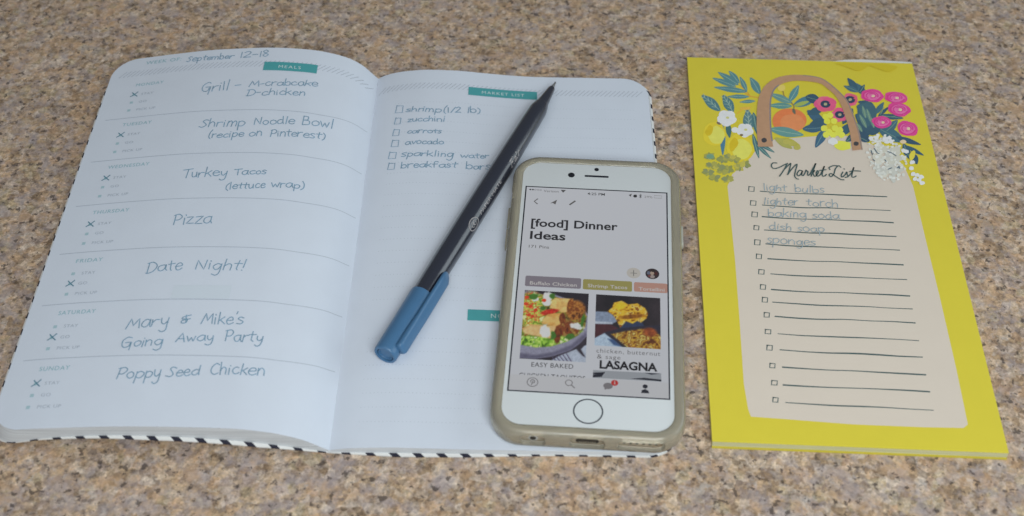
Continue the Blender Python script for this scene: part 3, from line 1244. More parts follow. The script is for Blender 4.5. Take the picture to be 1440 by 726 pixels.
def tag_(p, rgb, text, t0, t1):
    a, c = to_ph(*p[0]), to_ph(*p[1])
    z = zl()
    x1 = min(c[0], SW / 2)
    flat(box2(a[0], c[1], x1, a[1], .7), z, 'topic_tag', smat(rgb), screen)
    stext(text, t0, t1, 1.75, (238, 234, 232), .012, name='tag_text')


tag_(((739.2, 387.8), (816.8, 406.6)), (158, 150, 162), 'Buffalo Chicken', (745, 400.0), (811, 404.0))
tag_(((820.0, 392.7), (888.8, 410.7)), (186, 178, 104), 'Shrimp Tacos', (826.5, 404.2), (882, 407.0))
tag_(((891.5, 397.0), (939.5, 412.8)), (222, 172, 155), 'Tortellini', (898, 408.6), (934.5, 410.5))


# pictures on the screen: painted as a fine mosaic of coloured faces
class Paint:
    def __init__(self, X, Y, base):
        self.X, self.Y = X, Y
        self.c = np.ones(X.shape + (3,)) * np.array(base, float)
        r = np.random.default_rng(11)
        self.r = r

    def noise(self, sc, seed):
        r = np.random.default_rng(seed)
        G = r.random((80, 80))
        x, y = self.X / sc % 78, self.Y / sc % 78
        i, j = np.floor(x).astype(int), np.floor(y).astype(int)
        fx, fy = x - i, y - j
        fx, fy = fx * fx * (3 - 2 * fx), fy * fy * (3 - 2 * fy)
        return (G[j, i] * (1 - fx) + G[j, i + 1] * fx) * (1 - fy) + (G[j + 1, i] * (1 - fx) + G[j + 1, i + 1] * fx) * fy

    def fill(self, mask, col):
        col = np.array(col, float)
        self.c = self.c * (1 - mask[..., None]) + col * mask[..., None]

    def ell(self, cx, cy, rx, ry, rot=0, soft=.2, rough=0.0, seed=3):
        a = math.radians(rot)
        dx, dy = self.X - cx, self.Y - cy
        u = (dx * math.cos(a) + dy * math.sin(a)) / rx
        v = (-dx * math.sin(a) + dy * math.cos(a)) / ry
        d = np.sqrt(u * u + v * v)
        if rough:
            d = d + rough * (self.noise(14, seed) - .5) * 2
        return np.clip((1 - d) / soft + .5, 0, 1)

    def poly(self, pts, soft=3.0):
        ins = np.zeros(self.X.shape, bool)
        dist = np.full(self.X.shape, 1e9)
        n = len(pts)
        for k in range(n):
            (x0, y0), (x1, y1) = pts[k], pts[(k + 1) % n]
            cond = ((y0 > self.Y) != (y1 > self.Y))
            xi = (x1 - x0) * (self.Y - y0) / ((y1 - y0) if y1 != y0 else 1e-9) + x0
            ins ^= cond & (self.X < xi)
            L2 = (x1 - x0) ** 2 + (y1 - y0) ** 2
            t = np.clip(((self.X - x0) * (x1 - x0) + (self.Y - y0) * (y1 - y0)) / L2, 0, 1)
            dist = np.minimum(dist, np.hypot(self.X - x0 - t * (x1 - x0), self.Y - y0 - t * (y1 - y0)))
        return np.clip(np.where(ins, dist, -dist) / (2 * soft) + .5, 0, 1)

    def mottle(self, mask, cols, sc, seed):
        n = self.noise(sc * 1.7, seed) * .62 + self.noise(sc * .8, seed + 1) * .38
        n = np.clip((n - .25) / .5, 0, .999) * (len(cols) - 1)
        i = n.astype(int)
        f = (n - i)[..., None]
        C = np.array(cols, float)
        c = C[i] * (1 - f) + C[np.minimum(i + 1, len(cols) - 1)] * f
        self.c = self.c * (1 - mask[..., None]) + c * mask[..., None]


def mosaic(corners_px, paint, name, nx=110, ny=110, gain=1.0):
    """corners TL TR BR BL in photo pixels; paint(X, Y) takes positions in the 4.539x detail of that area"""
    TLc, TRc, BRc, BLc = [to_ph(*p) for p in corners_px]
    D = [((p[0] - 720) * 4.539, (p[1] - 380) * 4.539) for p in corners_px]
    U, V_ = np.meshgrid(np.linspace(0, 1, nx), np.linspace(0, 1, ny))

    def bil(a, b_, c, d):
        return a * (1 - U) * (1 - V_) + b_ * U * (1 - V_) + c * U * V_ + d * (1 - U) * V_
    X, Y = bil(*[d[0] for d in D]), bil(*[d[1] for d in D])
    Pm = paint(X, Y)
    Pm.c = Pm.c * (.90 + .13 * Pm.noise(7, 77) + .08 * Pm.noise(19, 78))[..., None]
    gx, gy = bil(TLc[0], TRc[0], BRc[0], BLc[0]), bil(TLc[1], TRc[1], BRc[1], BLc[1])
    z = zl()
    mb = MB()
    V = [ph(gx[j, i], gy[j, i], z) for j in range(ny) for i in range(nx)]
    F = [[(j + 1) * nx + i, (j + 1) * nx + i + 1, j * nx + i + 1, j * nx + i] for j in range(ny - 1) for i in range(nx - 1)]
    mb.add(V, F)
    mt = bpy.data.materials.get('screen_picture')
    if mt is None:
        mt = mat('screen_picture', (0.02, 0.02, 0.02), .12, .4, emit=(1, 1, 1))
        at_ = mt.node_tree.nodes.new('ShaderNodeAttribute')
        at_.attribute_name = 'picture'
        bs = mt.node_tree.nodes['Principled BSDF']
        mt.node_tree.links.new(at_.outputs['Color'], bs.inputs['Emission Color'])
        bs.inputs['Emission Strength'].default_value = SCR * 1.1
    o = mb.build(name, mt, screen)
    ca = o.data.color_attributes.new('picture', 'FLOAT_COLOR', 'POINT')
    c = np.clip(Pm.c * gain, 0, 255) / 255
    c = np.where(c <= .04045, c / 12.92, ((c + .055) / 1.055) ** 2.4)
    buf = np.ones((nx * ny, 4), np.float32)
    buf[:, :3] = c.reshape(-1, 3)
    ca.data.foreach_set('color', buf.ravel())
    return o


def paint_taquitos(X, Y):
    p = Paint(X, Y, (38, 30, 40))
    p.fill(p.ell(120, 150, 50, 22, 10, .5), (120, 118, 128))
    bowl = [(48, 470), (46, 562), (150, 568), (260, 552), (370, 517), (440, 470), (482, 420), (494, 300), (446, 238), (390, 200), (250, 150), (80, 165)]
    p.fill(p.poly(bowl, 4), (138, 138, 158))
    p.fill(p.poly([(46, 530), (150, 545), (260, 528), (380, 480), (470, 405), (482, 420), (440, 470), (370, 517), (260, 552), (150, 568), (46, 562)], 8), (96, 94, 116))
    food = [(50, 400), (56, 478), (150, 496), (250, 490), (340, 462), (420, 424), (466, 372), (478, 300), (440, 250), (385, 215), (250, 160), (85, 150)]
    p.mottle(p.poly(food, 4), [(70, 62, 22), (120, 118, 40), (96, 120, 40), (158, 150, 62), (120, 70, 28)], 15, 5)
    p.mottle(p.ell(130, 260, 85, 120, 0, .25), [(110, 134, 36), (176, 196, 80), (206, 190, 92), (196, 66, 36), (140, 176, 56), (222, 222, 160)], 12, 8)
    p.mottle(p.poly([(48, 425), (240, 432), (400, 402), (455, 395), (350, 462), (250, 491), (150, 497), (54, 480)], 5), [(62, 100, 24), (132, 182, 54), (190, 218, 110), (96, 150, 36), (218, 226, 176)], 17, 15)
    p.mottle(p.ell(405, 262, 66, 66, 0, .3), [(88, 46, 14), (148, 92, 36), (176, 118, 52), (116, 60, 20)], 11, 21)
    p.mottle(p.ell(345, 375, 85, 55, 15, .3), [(84, 34, 16), (136, 72, 30), (110, 50, 20), (160, 120, 60)], 13, 25)
    t1 = [(245, 215), (268, 180), (392, 186), (366, 270), (322, 276), (240, 245)]
    p.mottle(p.poly(t1, 4), [(202, 160, 88), (226, 190, 120), (212, 172, 100)], 26, 31)
    p.mottle(p.ell(372, 232, 20, 48, 12, .3), [(150, 88, 30), (110, 54, 16), (176, 112, 44)], 9, 33)
    p.mottle(p.ell(240, 272, 58, 17, -10, .4), [(206, 44, 26), (168, 32, 18), (220, 80, 50)], 10, 35)
    t2 = [(198, 322), (228, 286), (312, 278), (308, 352), (272, 368), (190, 347)]
    p.mottle(p.poly(t2, 4), [(196, 144, 70), (222, 182, 108)], 24, 37)
    p.mottle(p.ell(321, 312, 20, 34, 5, .3), [(92, 40, 14), (140, 76, 26)], 8, 39)
    t3 = [(62, 378), (120, 352), (278, 362), (292, 446), (242, 442), (80, 412)]
    p.mottle(p.poly(t3, 5), [(196, 156, 96), (220, 186, 130)], 26, 41)
    p.mottle(p.ell(288, 425, 22, 48, 0, .3), [(128, 62, 22), (94, 44, 16)], 9, 43)
    for a in ((225, 186, 28, 52, 8), (150, 190, 20, 14, 0), (210, 395, 32, 38, -10), (412, 366, 44, 20, 10)):
        p.fill(p.ell(a[0], a[1], a[2], a[3], a[4], .35, .25, 51), (214, 220, 216))
    for a in ((130, 172, 40, 18, -8), (200, 246, 18, 15, 0), (264, 425, 17, 27, 0), (258, 168, 16, 22, 30), (452, 325, 12, 40, 10), (368, 430, 28, 20, 0)):
        p.fill(p.ell(a[0], a[1], a[2], a[3], a[4], .5, .3, 53), (66, 112, 36))
    for a in ((118, 238), (108, 292), (206, 196), (96, 176), (130, 300), (150, 260), (92, 220)):
        p.fill(p.ell(a[0], a[1], 14, 11, 0, .5, .2, 57), (204, 62, 32))
    p.fill(p.poly([(230, 590), (300, 550), (380, 520), (480, 480), (480, 600)], 4), (168, 178, 194))
    for k in range(5):
        p.fill(p.poly([(255 + k * 22, 560 - k * 6), (262 + k * 22, 558 - k * 6), (300 + k * 22, 592), (292 + k * 22, 594)], 2), (92, 84, 112))
    p.fill(p.poly([(484, 440), (470, 440), (405, 500), (420, 520), (450, 550), (470, 560), (440, 510), (484, 462)], 4), (52, 46, 56))
    return p


def paint_lasagna(X, Y):
    p = Paint(X, Y, (40, 34, 40))
    p.mottle(p.poly([(520, 140), (960, 140), (960, 380), (520, 380)], 3), [(30, 26, 32), (52, 44, 50)], 60, 3)
    p.fill(p.poly([(520, 345), (620, 345), (700, 385), (600, 400), (520, 440)], 4), (72, 38, 44))
    p.fill(p.poly([(520, 266), (620, 270), (680, 325), (640, 348), (520, 346)], 4), (128, 142, 164))
    p.fill(p.poly([(520, 330), (640, 336), (640, 348), (520, 346)], 4), (176, 186, 200))
    p.fill(p.poly([(680, 335), (830, 330), (845, 362), (690, 380)], 5), (46, 58, 88))
    las = [(608, 268), (640, 240), (650, 210), (700, 198), (742, 222), (800, 214), (850, 246), (868, 280), (862, 310), (822, 340), (800, 328), (770, 346), (728, 330), (692, 372), (670, 330), (645, 290)]
    p.mottle(p.poly(las, 4), [(128, 82, 12), (196, 146, 30), (226, 184, 56), (206, 160, 40), (232, 210, 120), (140, 84, 18)], 15, 9)
    p.mottle(p.ell(770, 300, 80, 14, -5, .6), [(110, 62, 12), (150, 96, 20)], 12, 15)
    p.fill(p.ell(690, 235, 34, 26, -20, .8), (232, 186, 40))
    p.fill(p.poly([(585, 402), (700, 374), (960, 352), (960, 520), (745, 505)], 4), (44, 42, 56))
    pan = [(632, 412), (720, 394), (830, 378), (900, 388), (960, 430), (960, 520), (742, 500)]
    p.mottle(p.poly(pan, 5), [(96, 50, 18), (150, 104, 36), (196, 164, 60), (120, 66, 24), (210, 196, 110), (150, 110, 40)], 17, 19)
    p.mottle(p.ell(880, 400, 44, 28, 10, .5), [(120, 56, 28), (160, 84, 40)], 12, 23)
    p.fill(p.poly([(515, 442), (590, 405), (705, 495), (705, 520), (515, 520)], 4), (168, 188, 208))
    p.fill(p.poly([(610, 440), (650, 445), (705, 492), (650, 480)], 5), (60, 84, 124))
    return p


mosaic([(738.0, 408.2), (828.0, 413.5), (823.6, 510.0), (730.6, 504.5)], paint_taquitos, 'recipe_picture', gain=1.2)
mosaic([(838.3, 414.2), (928.4, 419.7), (929.3, 491.7), (836.0, 486.0)], paint_lasagna, 'recipe_picture', gain=1.2)
stext('EASY BAKED', (747.0, 515.6), (806, 519.3), 2.15, (84, 82, 84), .004, 1.06)
stext('CHICKEN TAQUITOS', (729.5, 531.6), (823, 536.5), 2.4, (84, 82, 84), .004, 1.02)
stext('chicken, butternut', (838.6, 496.0), (928.5, 501.0), 2.1, (130, 128, 130), 0, 1.12)
stext('& sage', (839.5, 504.4), (872.5, 506.4), 2.1, (130, 128, 130), 0, 1.12)
stext('LASAGNA', (843.0, 518.3), (924.5, 522.6), 3.75, (22, 22, 30), .036, 1.0)
zs = zl()
spoly([(834.0, 520.8), (929.6, 525.6), (930, 537.2), (833.3, 531.6)], (186, 192, 200), 'recipe_picture', zs)
spoly([(834.0, 524.5), (851, 523.6), (846, 530.5), (833.6, 531.2)], (36, 38, 56), 'recipe_picture')
spoly([(886, 533.0), (906, 532.0), (930, 534.8), (930, 537.2)], (36, 38, 56), 'recipe_picture')
spoly([(905, 524.4), (929.6, 525.6), (916, 527.6)], (60, 66, 84), 'recipe_picture')
# tool bar at the foot of the screen covers the lower half of the second line
a, c = to_ph(716, 531), to_ph(941, 556)
ybar = to_ph(775, 528.6)[1]
flat(box2(-SW / 2, -SH / 2, SW / 2, ybar - .3), zl(), 'tool_bar', smat((236, 238, 243)), screen)
spoly([(834.0, 526.5), (929.9, 531.2), (930, 537.0), (833.3, 531.4)], (186, 192, 200), 'recipe_picture')
spoly([(834.0, 527.0), (849, 526.4), (846, 530.5), (833.6, 531.2)], (36, 38, 56), 'recipe_picture')
spoly([(886, 533.0), (906, 531.8), (930, 534.4), (930, 536.9)], (36, 38, 56), 'recipe_picture')
q = to_ph(748.8, 537.8)
mb = MB()
V, F = ribbon2d(disc(q[0], q[1], 1.95, 32), .32, closed=True)
z = zl()
mb.add([ph(v[0], v[1], z) for v in V], F)
pl = [(q[0] - .35, q[1] - 1.3), (q[0] + .05, q[1] + .1), (q[0] + .2, q[1] + .6)]
V, F = ribbon2d(pl, .3)
mb.add([ph(v[0], v[1], z + .002) for v in V], F)
pl = catmull([(q[0] - .55, q[1] - .05), (q[0] - .7, q[1] + .6), (q[0], q[1] + 1.15), (q[0] + .75, q[1] + .6), (q[0] + .6, q[1] - .2), (q[0] + .1, q[1] - .4)])
V, F = ribbon2d(pl, .3)
mb.add([ph(v[0], v[1], z + .004) for v in V], F)
mb.build('home_feed_icon', smat((140, 138, 142)), screen)
q = to_ph(800.0, 538.8)
mb = MB()
z = zl()
V, F = ribbon2d(disc(q[0], q[1], 1.25, 28), .34, closed=True)
mb.add([ph(v[0], v[1], z) for v in V], F)
V, F = ribbon2d([(q[0] + .9, q[1] - .9), (q[0] + 2.1, q[1] - 2.1)], .45)
mb.add([ph(v[0], v[1], z) for v in V], F)
mb.build('search_icon', smat((150, 147, 150)), screen)
q = to_ph(855.0, 543.2)
flat(disc(q[0], q[1], 1.75, 24, 1.45), zl(), 'message_icon', smat((150, 146, 150)), screen)
spoly([(850.5, 545), (853, 548), (850, 548.5)], (150, 146, 150), 'message_icon')
q = to_ph(864.3, 539.0)
flat(disc(q[0], q[1], 1.32, 24), zl(), 'message_badge', smat((226, 58, 54)), screen)
stext('1', (863.7, 541.0), (865.0, 541.1), 1.5, (240, 220, 218), .01)
q = to_ph(907.2, 544.0)
flat(disc(q[0], q[1], .95, 20), zl(), 'profile_icon', smat((40, 42, 58)), screen)
spoly([(901.5, 553.2), (902.6, 549.2), (907, 547.6), (911.5, 549.8), (913, 553.8)], (40, 42, 58), 'profile_icon')
# small round portrait
q = to_ph(917.3, 385.6)
flat(disc(q[0], q[1], 2.75, 32), zl(), 'profile_picture', smat((62, 50, 54)), screen)
for (dx, dy, rx, ry, c) in ((-.1, .3, .8, 1.0, (206, 182, 164)), (.0, -1.5, .95, .85, (190, 176, 172)), (-1.5, .4, .7, .9, (120, 128, 150)), (1.4, .2, .65, 1.0, (88, 40, 38)),
                            (.15, 1.55, .9, .6, (52, 38, 36)), (-1.2, -1.2, .5, .6, (150, 84, 84))):
    flat(disc(q[0] + dx, q[1] + dy, rx, 16, ry), zl(), 'profile_picture', smat(c), screen)

# ------------------------------------------------------------------ market list pad
NPC, NPA, NPW, NPH, NPZ = np.array([131.0, 12.73]), -0.0572, 106.0, 215.35, 3.0
NX, NY = np.array([math.cos(NPA), math.sin(NPA)]), np.array([-math.sin(NPA), math.cos(NPA)])
YEL = (0.76, 0.645, 0.060)
M['yellow'] = mat('yellow_print', YEL, 0.5, 0.3, noise=0.03, nscale=120, bump=0.06, bscale=1500)
M['yellow_dark'] = mat('deep_yellow_stub', (0.70, 0.565, 0.035), 0.5, 0.3)
M['cream'] = mat('cream_print', (0.745, 0.655, 0.555), 0.55, 0.25, noise=0.02, nscale=100, bump=0.06, bscale=1500)
M['pad_edges'] = leaf_edges('pad_edges', (0.66, 0.64, 0.36))
M['card'] = mat('yellow_backing_card', (0.60, 0.50, 0.06), 0.6, 0.2, noise=.05)
M['glue'] = mat('white_glue_strip', (0.74, 0.75, 0.74), 0.5, 0.3)
M['green_ink'] = mat('dark_green_print', (0.075, 0.125, 0.125), 0.55, 0.25, noise=.25, nscale=600)


def npt(x, y, z):
    p = NPC + NX * x + NY * y
    return (p[0], p[1], z)


def slab(mb, x0, y0, x1, y1, z0, z1, top_mi, side_mi, skew=(0, 0), nx=1):
    V = [npt(x0, y0, z0), npt(x1, y0, z0), npt(x1, y1, z0), npt(x0, y1, z0)]
    V += [npt(x0 + skew[0], y0 + skew[1], z1), npt(x1 + skew[0], y0 + skew[1], z1), npt(x1 + skew[0], y1 + skew[1], z1), npt(x0 + skew[0], y1 + skew[1], z1)]
    mb.add(V, [[4, 5, 6, 7]], top_mi)
    mb.add(V, [[3, 2, 1, 0], [0, 1, 5, 4], [1, 2, 6, 5], [2, 3, 7, 6], [3, 0, 4, 7]], side_mi)


pad = thing('market_list_pad', 'yellow shopping list pad with painted fruit and flowers round a basket handle', 'notepad', (NPC[0], NPC[1], 0))
b = MB()
slab(b, -NPW / 2 + .1, -NPH / 2 - .9, NPW / 2 - .2, NPH / 2, 0.05, .75, 0, 0, (0, .2))
b.build('backing_card', M['card'], pad)
b = MB()
slab(b, -NPW / 2 + .15, -NPH / 2 - .35, NPW / 2 - .1, NPH / 2 - .05, .76, NPZ - .12, 0, 0, (-.1, .35))
b.build('sheet_stack', M['pad_edges'], pad)
b = MB()
slab(b, -NPW / 2, -NPH / 2, NPW / 2, NPH / 2, NPZ - .1, NPZ, 0, 1)
sheet = b.build('top_sheet', [M['yellow'], M['pad_edges']], pad)
# glued head with a torn stub
b = MB()
V, F = [], []
P0 = [(1172, 88.2), (1190, 86.2), (1215, 85.6), (1240, 86.2), (1262, 86.8), (1282.5, 88.2)]
for k, p in enumerate(P0):
    a = at(p[0], 89.2 + (p[0] - 1282) * .026, NPZ + .05)
    c = at(p[0], 89.2 + (p[0] - 1282) * .026 - (0, 2.8, 3.6, 3.0, 2.4, 1.4)[k], NPZ + .05)
    V += [(a[0], a[1] - .1, NPZ + .06), (c[0], c[1], NPZ + .06), (a[0], a[1], .8), (c[0], c[1], .8)]
for k in range(len(P0) - 1):
    i, j = 4 * k, 4 * k + 4
    F += [[i, i + 1, j + 1, j], [i + 1, i + 3, j + 3, j + 1]]
b.add(V, F)
b.build('glue_strip', M['glue'], pad)

_pl = [0]


def pz():
    _pl[0] += 1
    return NPZ + .010 + .0006 * _pl[0]


def pad_px(p, z):
    return tuple(at(p[0], p[1], z)[:2]) + (z,)


def pad_poly(pts, name, material, smooth=False, z=None, n=6):
    P = catmull(pts, True, n) if smooth else pts
    z = z or pz()
    mb = MB()
    c = np.mean(np.array([p[:2] for p in P]), axis=0)
    V = [pad_px(c, z)] + [pad_px(p, z) for p in P]
    L = len(P)
    mb.add(V, [[0, 1 + k, 1 + (k + 1) % L] for k in range(L)])
    # keep every face looking up
    return fix_up(mb.build(name, material, sheet))


def fix_up(o):
    bm = bmesh.new()
    bm.from_mesh(o.data)
    for f in bm.faces:
        f.normal_update()
        if f.normal.z < 0:
            f.normal_flip()
    bm.to_mesh(o.data)
    bm.free()
    return o


def pad_stroke(pls, w, name, material, smooth=True, z=None):
    """polylines in photo pixels laid on the sheet; w in mm"""
    mb = MB()
    z = z or pz()
    for k, pl in enumerate(pls):
        P = [at(p[0], p[1], z)[:2] for p in pl]
        P = catmull(P, n=6) if smooth and len(P) > 2 else P
        V, F = ribbon2d(P, w)
        mb.add([(v[0], v[1], z + .00006 * (k % 7)) for v in V], F)
    return fix_up(mb.build(name, material, sheet))


PC = {}


def pm(rgb, k=1.0):
    """print colour as it looks in the photograph -> colour of the print itself"""
    if rgb not in PC:
        r, g, b_ = lin(*rgb)
        PC[rgb] = mat('painted_print', (min(.86, r * 1.62), min(.86, g * 1.56), min(.86, b_ * 1.46)), .55, .25, noise=.10, nscale=350)
    return PC[rgb]


def z1(p):   # detail [960,70] x3.63
    return (960 + p[0] / 3.63, 70 + p[1] / 3.63)


def z2(p):   # detail [1130,70] x3.63
    return (1130 + p[0] / 3.63, 70 + p[1] / 3.63)


def z3(p):   # detail [1020,210] x3.629
    return (1020 + p[0] / 3.629, 210 + p[1] / 3.629)


# cream panel in the shape of the basket
panel = [(1052, 575), (1046, 540), (1040, 450), (1034, 370), (1026, 290), (1023, 262), (1030, 245), (1052, 226), (1068, 205), (1090, 196), (1130, 193),
         (1170, 190), (1200, 192), (1222, 202), (1250, 210), (1272, 235), (1284, 262), (1300, 330), (1322, 420), (1345, 520), (1361, 597), (1355, 602),
         (1300, 601), (1200, 597), (1110, 590), (1056, 586)]
mbp = [tuple(p) for p in panel]
zp = pz()
mb = MB()
Pp = [pad_px(p, zp) for p in mbp]
mb.add(Pp, [list(range(len(Pp)))])
fix_up(mb.build('cream_panel', M['cream'], sheet))

# ruled lines and boxes
LINES = [((1069, 269), (1247, 277)), ((1072, 288.5), (1252, 296)), ((1072, 304.5), (1256, 313)), ((1075, 323.5), (1260, 332.5)), ((1077, 343), (1265, 352)),
         ((1080, 363.5), (1270, 372.5)), ((1084, 385), (1275, 393)), ((1085, 406.8), (1279, 416)), ((1086.5, 425), (1283, 434.5)), ((1090, 445), (1287, 454)),
         ((1094, 469), (1292, 479)), ((1097, 492), (1297, 502.3)), ((1100.5, 516), (1301.5, 527)), ((1101.5, 541), (1307, 550.5)), ((1105, 566), (1312.5, 576.8))]
r_ = random.Random(3)
for (p, q_) in LINES:
    pts = [(p[0] + (q_[0] - p[0]) * k / 6, p[1] + (q_[1] - p[1]) * k / 6 + (1.0 if k in (1, 2) else 0.2) + r_.uniform(-.35, .35)) for k in range(7)]
    a = r_.uniform(.48, .62)
    mb = MB()
    z = pz()
    P = catmull([at(*pt, z)[:2] for pt in pts], n=5)
    V, F = ribbon2d(P, lambda u, a=a: a * (.75 + .5 * math.sin(u * 3.1 + a * 20) ** 2))
    mb.add([(v[0], v[1], z) for v in V], F)
    fix_up(mb.build('ruled_line', M['green_ink'], sheet))
for k, (x, y) in enumerate([(1056.5, 266), (1059, 285.7), (1061, 301.8), (1063.5, 320.5), (1064.8, 341), (1067, 360.8), (1070.5, 382.5), (1072.7, 403.8), (1075.4, 421.8), (1078, 443),
                            (1079.8, 466.6), (1082, 489.2), (1086, 514.4), (1088.8, 538.5), (1090.3, 562.5)]):
    w_, h_ = 3.7 + r_.uniform(-.3, .3), 3.4 + r_.uniform(-.3, .3)
    o_ = [(x - w_ + .6, y - h_), (x + w_ + .4, y - h_ + .5), (x + w_, y + h_), (x - w_, y + h_ - .4), (x - w_ + .5, y - h_ - .3)]
    pad_stroke([o_], .48, 'printed_checkbox', M['green_ink'], smooth=False)

# --- painting: layered from back to front
TEAL, NAVY, LEAFG, OLIVE, SAGE = (78, 122, 128), (50, 78, 104), (96, 132, 124), (156, 152, 72), (134, 158, 140)


def leaf(p, q_, w, rgb, rib=None, veins=0, conv=lambda p: p, rc=None):
    """leaf from base p to tip q_, w = half width / length"""
    p, q_ = np.array(conv(p)), np.array(conv(q_))
    d = q_ - p
    n_ = np.array([-d[1], d[0]]) * w * .84
    pts = [p, p + d * .2 + n_ * .7, p + d * .5 + n_, p + d * .8 + n_ * .6, q_, p + d * .8 - n_ * .55, p + d * .5 - n_ * .95, p + d * .2 - n_ * .7]
    pad_poly(pts, 'painted_leaf', pm(rgb), True)
    if rib:
        st_ = [[p + d * .08, p + d * .5 + n_ * .08, p + d * .9]]
        for k in range(veins):
            f = .22 + .6 * k / max(1, veins - 1)
            for s in (1, -1):
                st_.append([p + d * f, p + d * (f + .16) + n_ * s * .62 * (1 - abs(f - .5))])
        pad_stroke(st_, .30, 'leaf_vein', pm(rib), smooth=False)


def stem(pls, w, rgb, conv=lambda p: p):
    pad_stroke([[conv(p) for p in pl] for pl in pls], w, 'painted_stem', pm(rgb))


def blob(c, rx, ry, rgb, name, conv=lambda p: p, rot=0, rough=.06, n=12, seed=0):
    rr2 = random.Random(seed + int(c[0] * 7 + c[1]))
    pts = []
    for k in range(n):
        a = 2 * math.pi * k / n
        k_ = 1 + rr2.uniform(-rough, rough)
        x, y = rx * math.cos(a) * k_, ry * math.sin(a) * k_
        cr, sr = math.cos(math.radians(rot)), math.sin(math.radians(rot))
        pts.append(conv((c[0] + x * cr - y * sr, c[1] + x * sr + y * cr)))
    return pad_poly(pts, name, pm(rgb), True)


# left side sprigs
stem([[(345, 240), (325, 212), (290, 180)], [(395, 248), (340, 235), (300, 205)], [(345, 238), (380, 244)]], .55, (186, 140, 60), z1)
for p, q_, w in (((285, 180), (180, 115), .16), ((272, 188), (152, 145), .13), ((290, 172), (236, 108), .22), ((330, 215), (160, 192), .10), ((328, 212), (292, 138), .19),
                 ((395, 225), (345, 142), .26), ((340, 240), (228, 240), .12), ((372, 262), (290, 268), .13)):
    leaf(p, q_, w, (80, 120, 128), (124, 156, 152), 0, z1)
for p, q_, w in (((192, 312), (98, 232), .24), ((258, 320), (205, 232), .30)):
    leaf(p, q_, w, (74, 110, 120), (132, 158, 150), 4, z1)
leaf((340, 420), (330, 305), .30, (80, 112, 122), (136, 160, 150), 4, z1)
stem([[(280, 325), (315, 300), (345, 292)]], .7, (200, 160, 60), z1)
blob((318, 300), 28, 8, (206, 160, 70), 'painted_bud', z1)
# leaves under handle foot
for p, q_, w in (((360, 320), (385, 440), .16), ((358, 430), (390, 555), .12), ((375, 470), (470, 525), .11), ((372, 480), (452, 556), .11)):
    leaf(p, q_, w, (70, 104, 112), (120, 150, 140), 0, z1)
leaf((205, 385), (205, 540), .11, (70, 112, 138), None, 0, z1)
leaf((230, 370), (240, 450), .22, (66, 100, 104), None, 0, z1)
# lemons
for c, rx, ry, sd in (((160, 430), 58, 62, 1), ((292, 502), 70, 74, 2)):
    blob(c, rx, ry, (196, 178, 56), 'painted_lemon', z1, seed=sd)
    blob((c[0] + 12, c[1] + 6), rx * .70, ry * .72, (204, 192, 92), 'painted_lemon', z1, seed=sd + 4, rough=.1)
    blob((c[0] - rx * .45, c[1] - ry * .25), rx * .3, ry * .45, (182, 162, 42), 'painted_lemon', z1, rot=25, seed=sd + 8, rough=.15)
# white blossoms
for c, s in (((225, 350), 1.0), ((318, 412), .85)):
    for k in range(5):
        a = math.radians(72 * k + 20)
        blob((c[0] + 24 * s * math.cos(a), c[1] + 20 * s * math.sin(a)), 27 * s, 23 * s, (232, 232, 228), 'painted_blossom', z1, seed=k)
    blob(c, 22 * s, 20 * s, (238, 238, 232), 'painted_blossom', z1)
    blob((c[0] + 4, c[1] - 3), 9, 6, (176, 176, 120), 'painted_blossom_centre', z1)
blob((268, 410), 20, 14, (228, 220, 206), 'painted_blossom', z1)
blob((300, 436), 9, 6, (110, 96, 70), 'painted_blossom_centre', z1)
blob((184, 376), 12, 6, (110, 96, 80), 'painted_stem', z1, rot=30)
# green floret cluster, lower left
r4 = random.Random(9)
for (cx, cy) in ((150, 590), (205, 560), (130, 625), (205, 620), (165, 655), (235, 610), (265, 560), (290, 600), (230, 660), (320, 585), (240, 550), (185, 600), (140, 545)):
    for k in range(6):
        a = math.radians(60 * k + r4.uniform(0, 60))
        leaf((cx, cy), (cx + 33 * math.cos(a), cy + 22 * math.sin(a)), .44, r4.choice([(146, 146, 78), (128, 134, 80), (166, 160, 80), (122, 130, 92)]), None, 0, z1)
blob((140, 545), 20, 13, (104, 138, 116), 'painted_leaf', z1)
# leaves and orange inside the handle
leaf((560, 272), (445, 225), .17, (92, 130, 130), (140, 160, 140), 0, z1)
leaf((545, 265), (592, 182), .24, (80, 124, 132), (130, 156, 150), 0, z1)
leaf((558, 288), (440, 285), .16, (84, 128, 128), (140, 164, 140), 0, z1)
leaf((565, 285), (690, 240), .22, (70, 110, 128), None, 0, z1)
leaf((565, 288), (650, 262), .14, (140, 156, 84), None, 0, z1)
blob((505, 195), 20, 17, (196, 176, 96), 'painted_bud', z1)
stem([[(512, 212), (518, 235), (525, 240)], [(555, 270), (568, 290), (566, 312)]], .5, (130, 110, 70), z1)
blob((545, 362), 88, 62, (214, 112, 72), 'painted_orange', z1, rough=.02)
blob((560, 372), 62, 42, (222, 124, 84), 'painted_orange', z1, rough=.06)
leaf((562, 300), (575, 330), .3, (90, 96, 84), None, 0, z1)
leaf((445, 405), (618, 436), .17, (90, 132, 132), (140, 164, 150), 0, z1)
leaf((612, 405), (735, 395), .22, (58, 88, 110), (96, 124, 130), 0, z1)
leaf((635, 310), (735, 385), .22, (60, 90, 112), None, 0, z1)
leaf((735, 400), (678, 500), .24, (60, 92, 118), (100, 130, 136), 0, z1)
leaf((500, 455), (600, 490), .2, OLIVE, None, 0, z1)
leaf((470, 450), (560, 505), .2, (150, 150, 84), None, 0, z1)
for (cx, cy) in ((560, 480), (585, 500), (530, 470)):
    blob((cx, cy), 18, 12, (160, 156, 84), 'painted_leaf', z1)
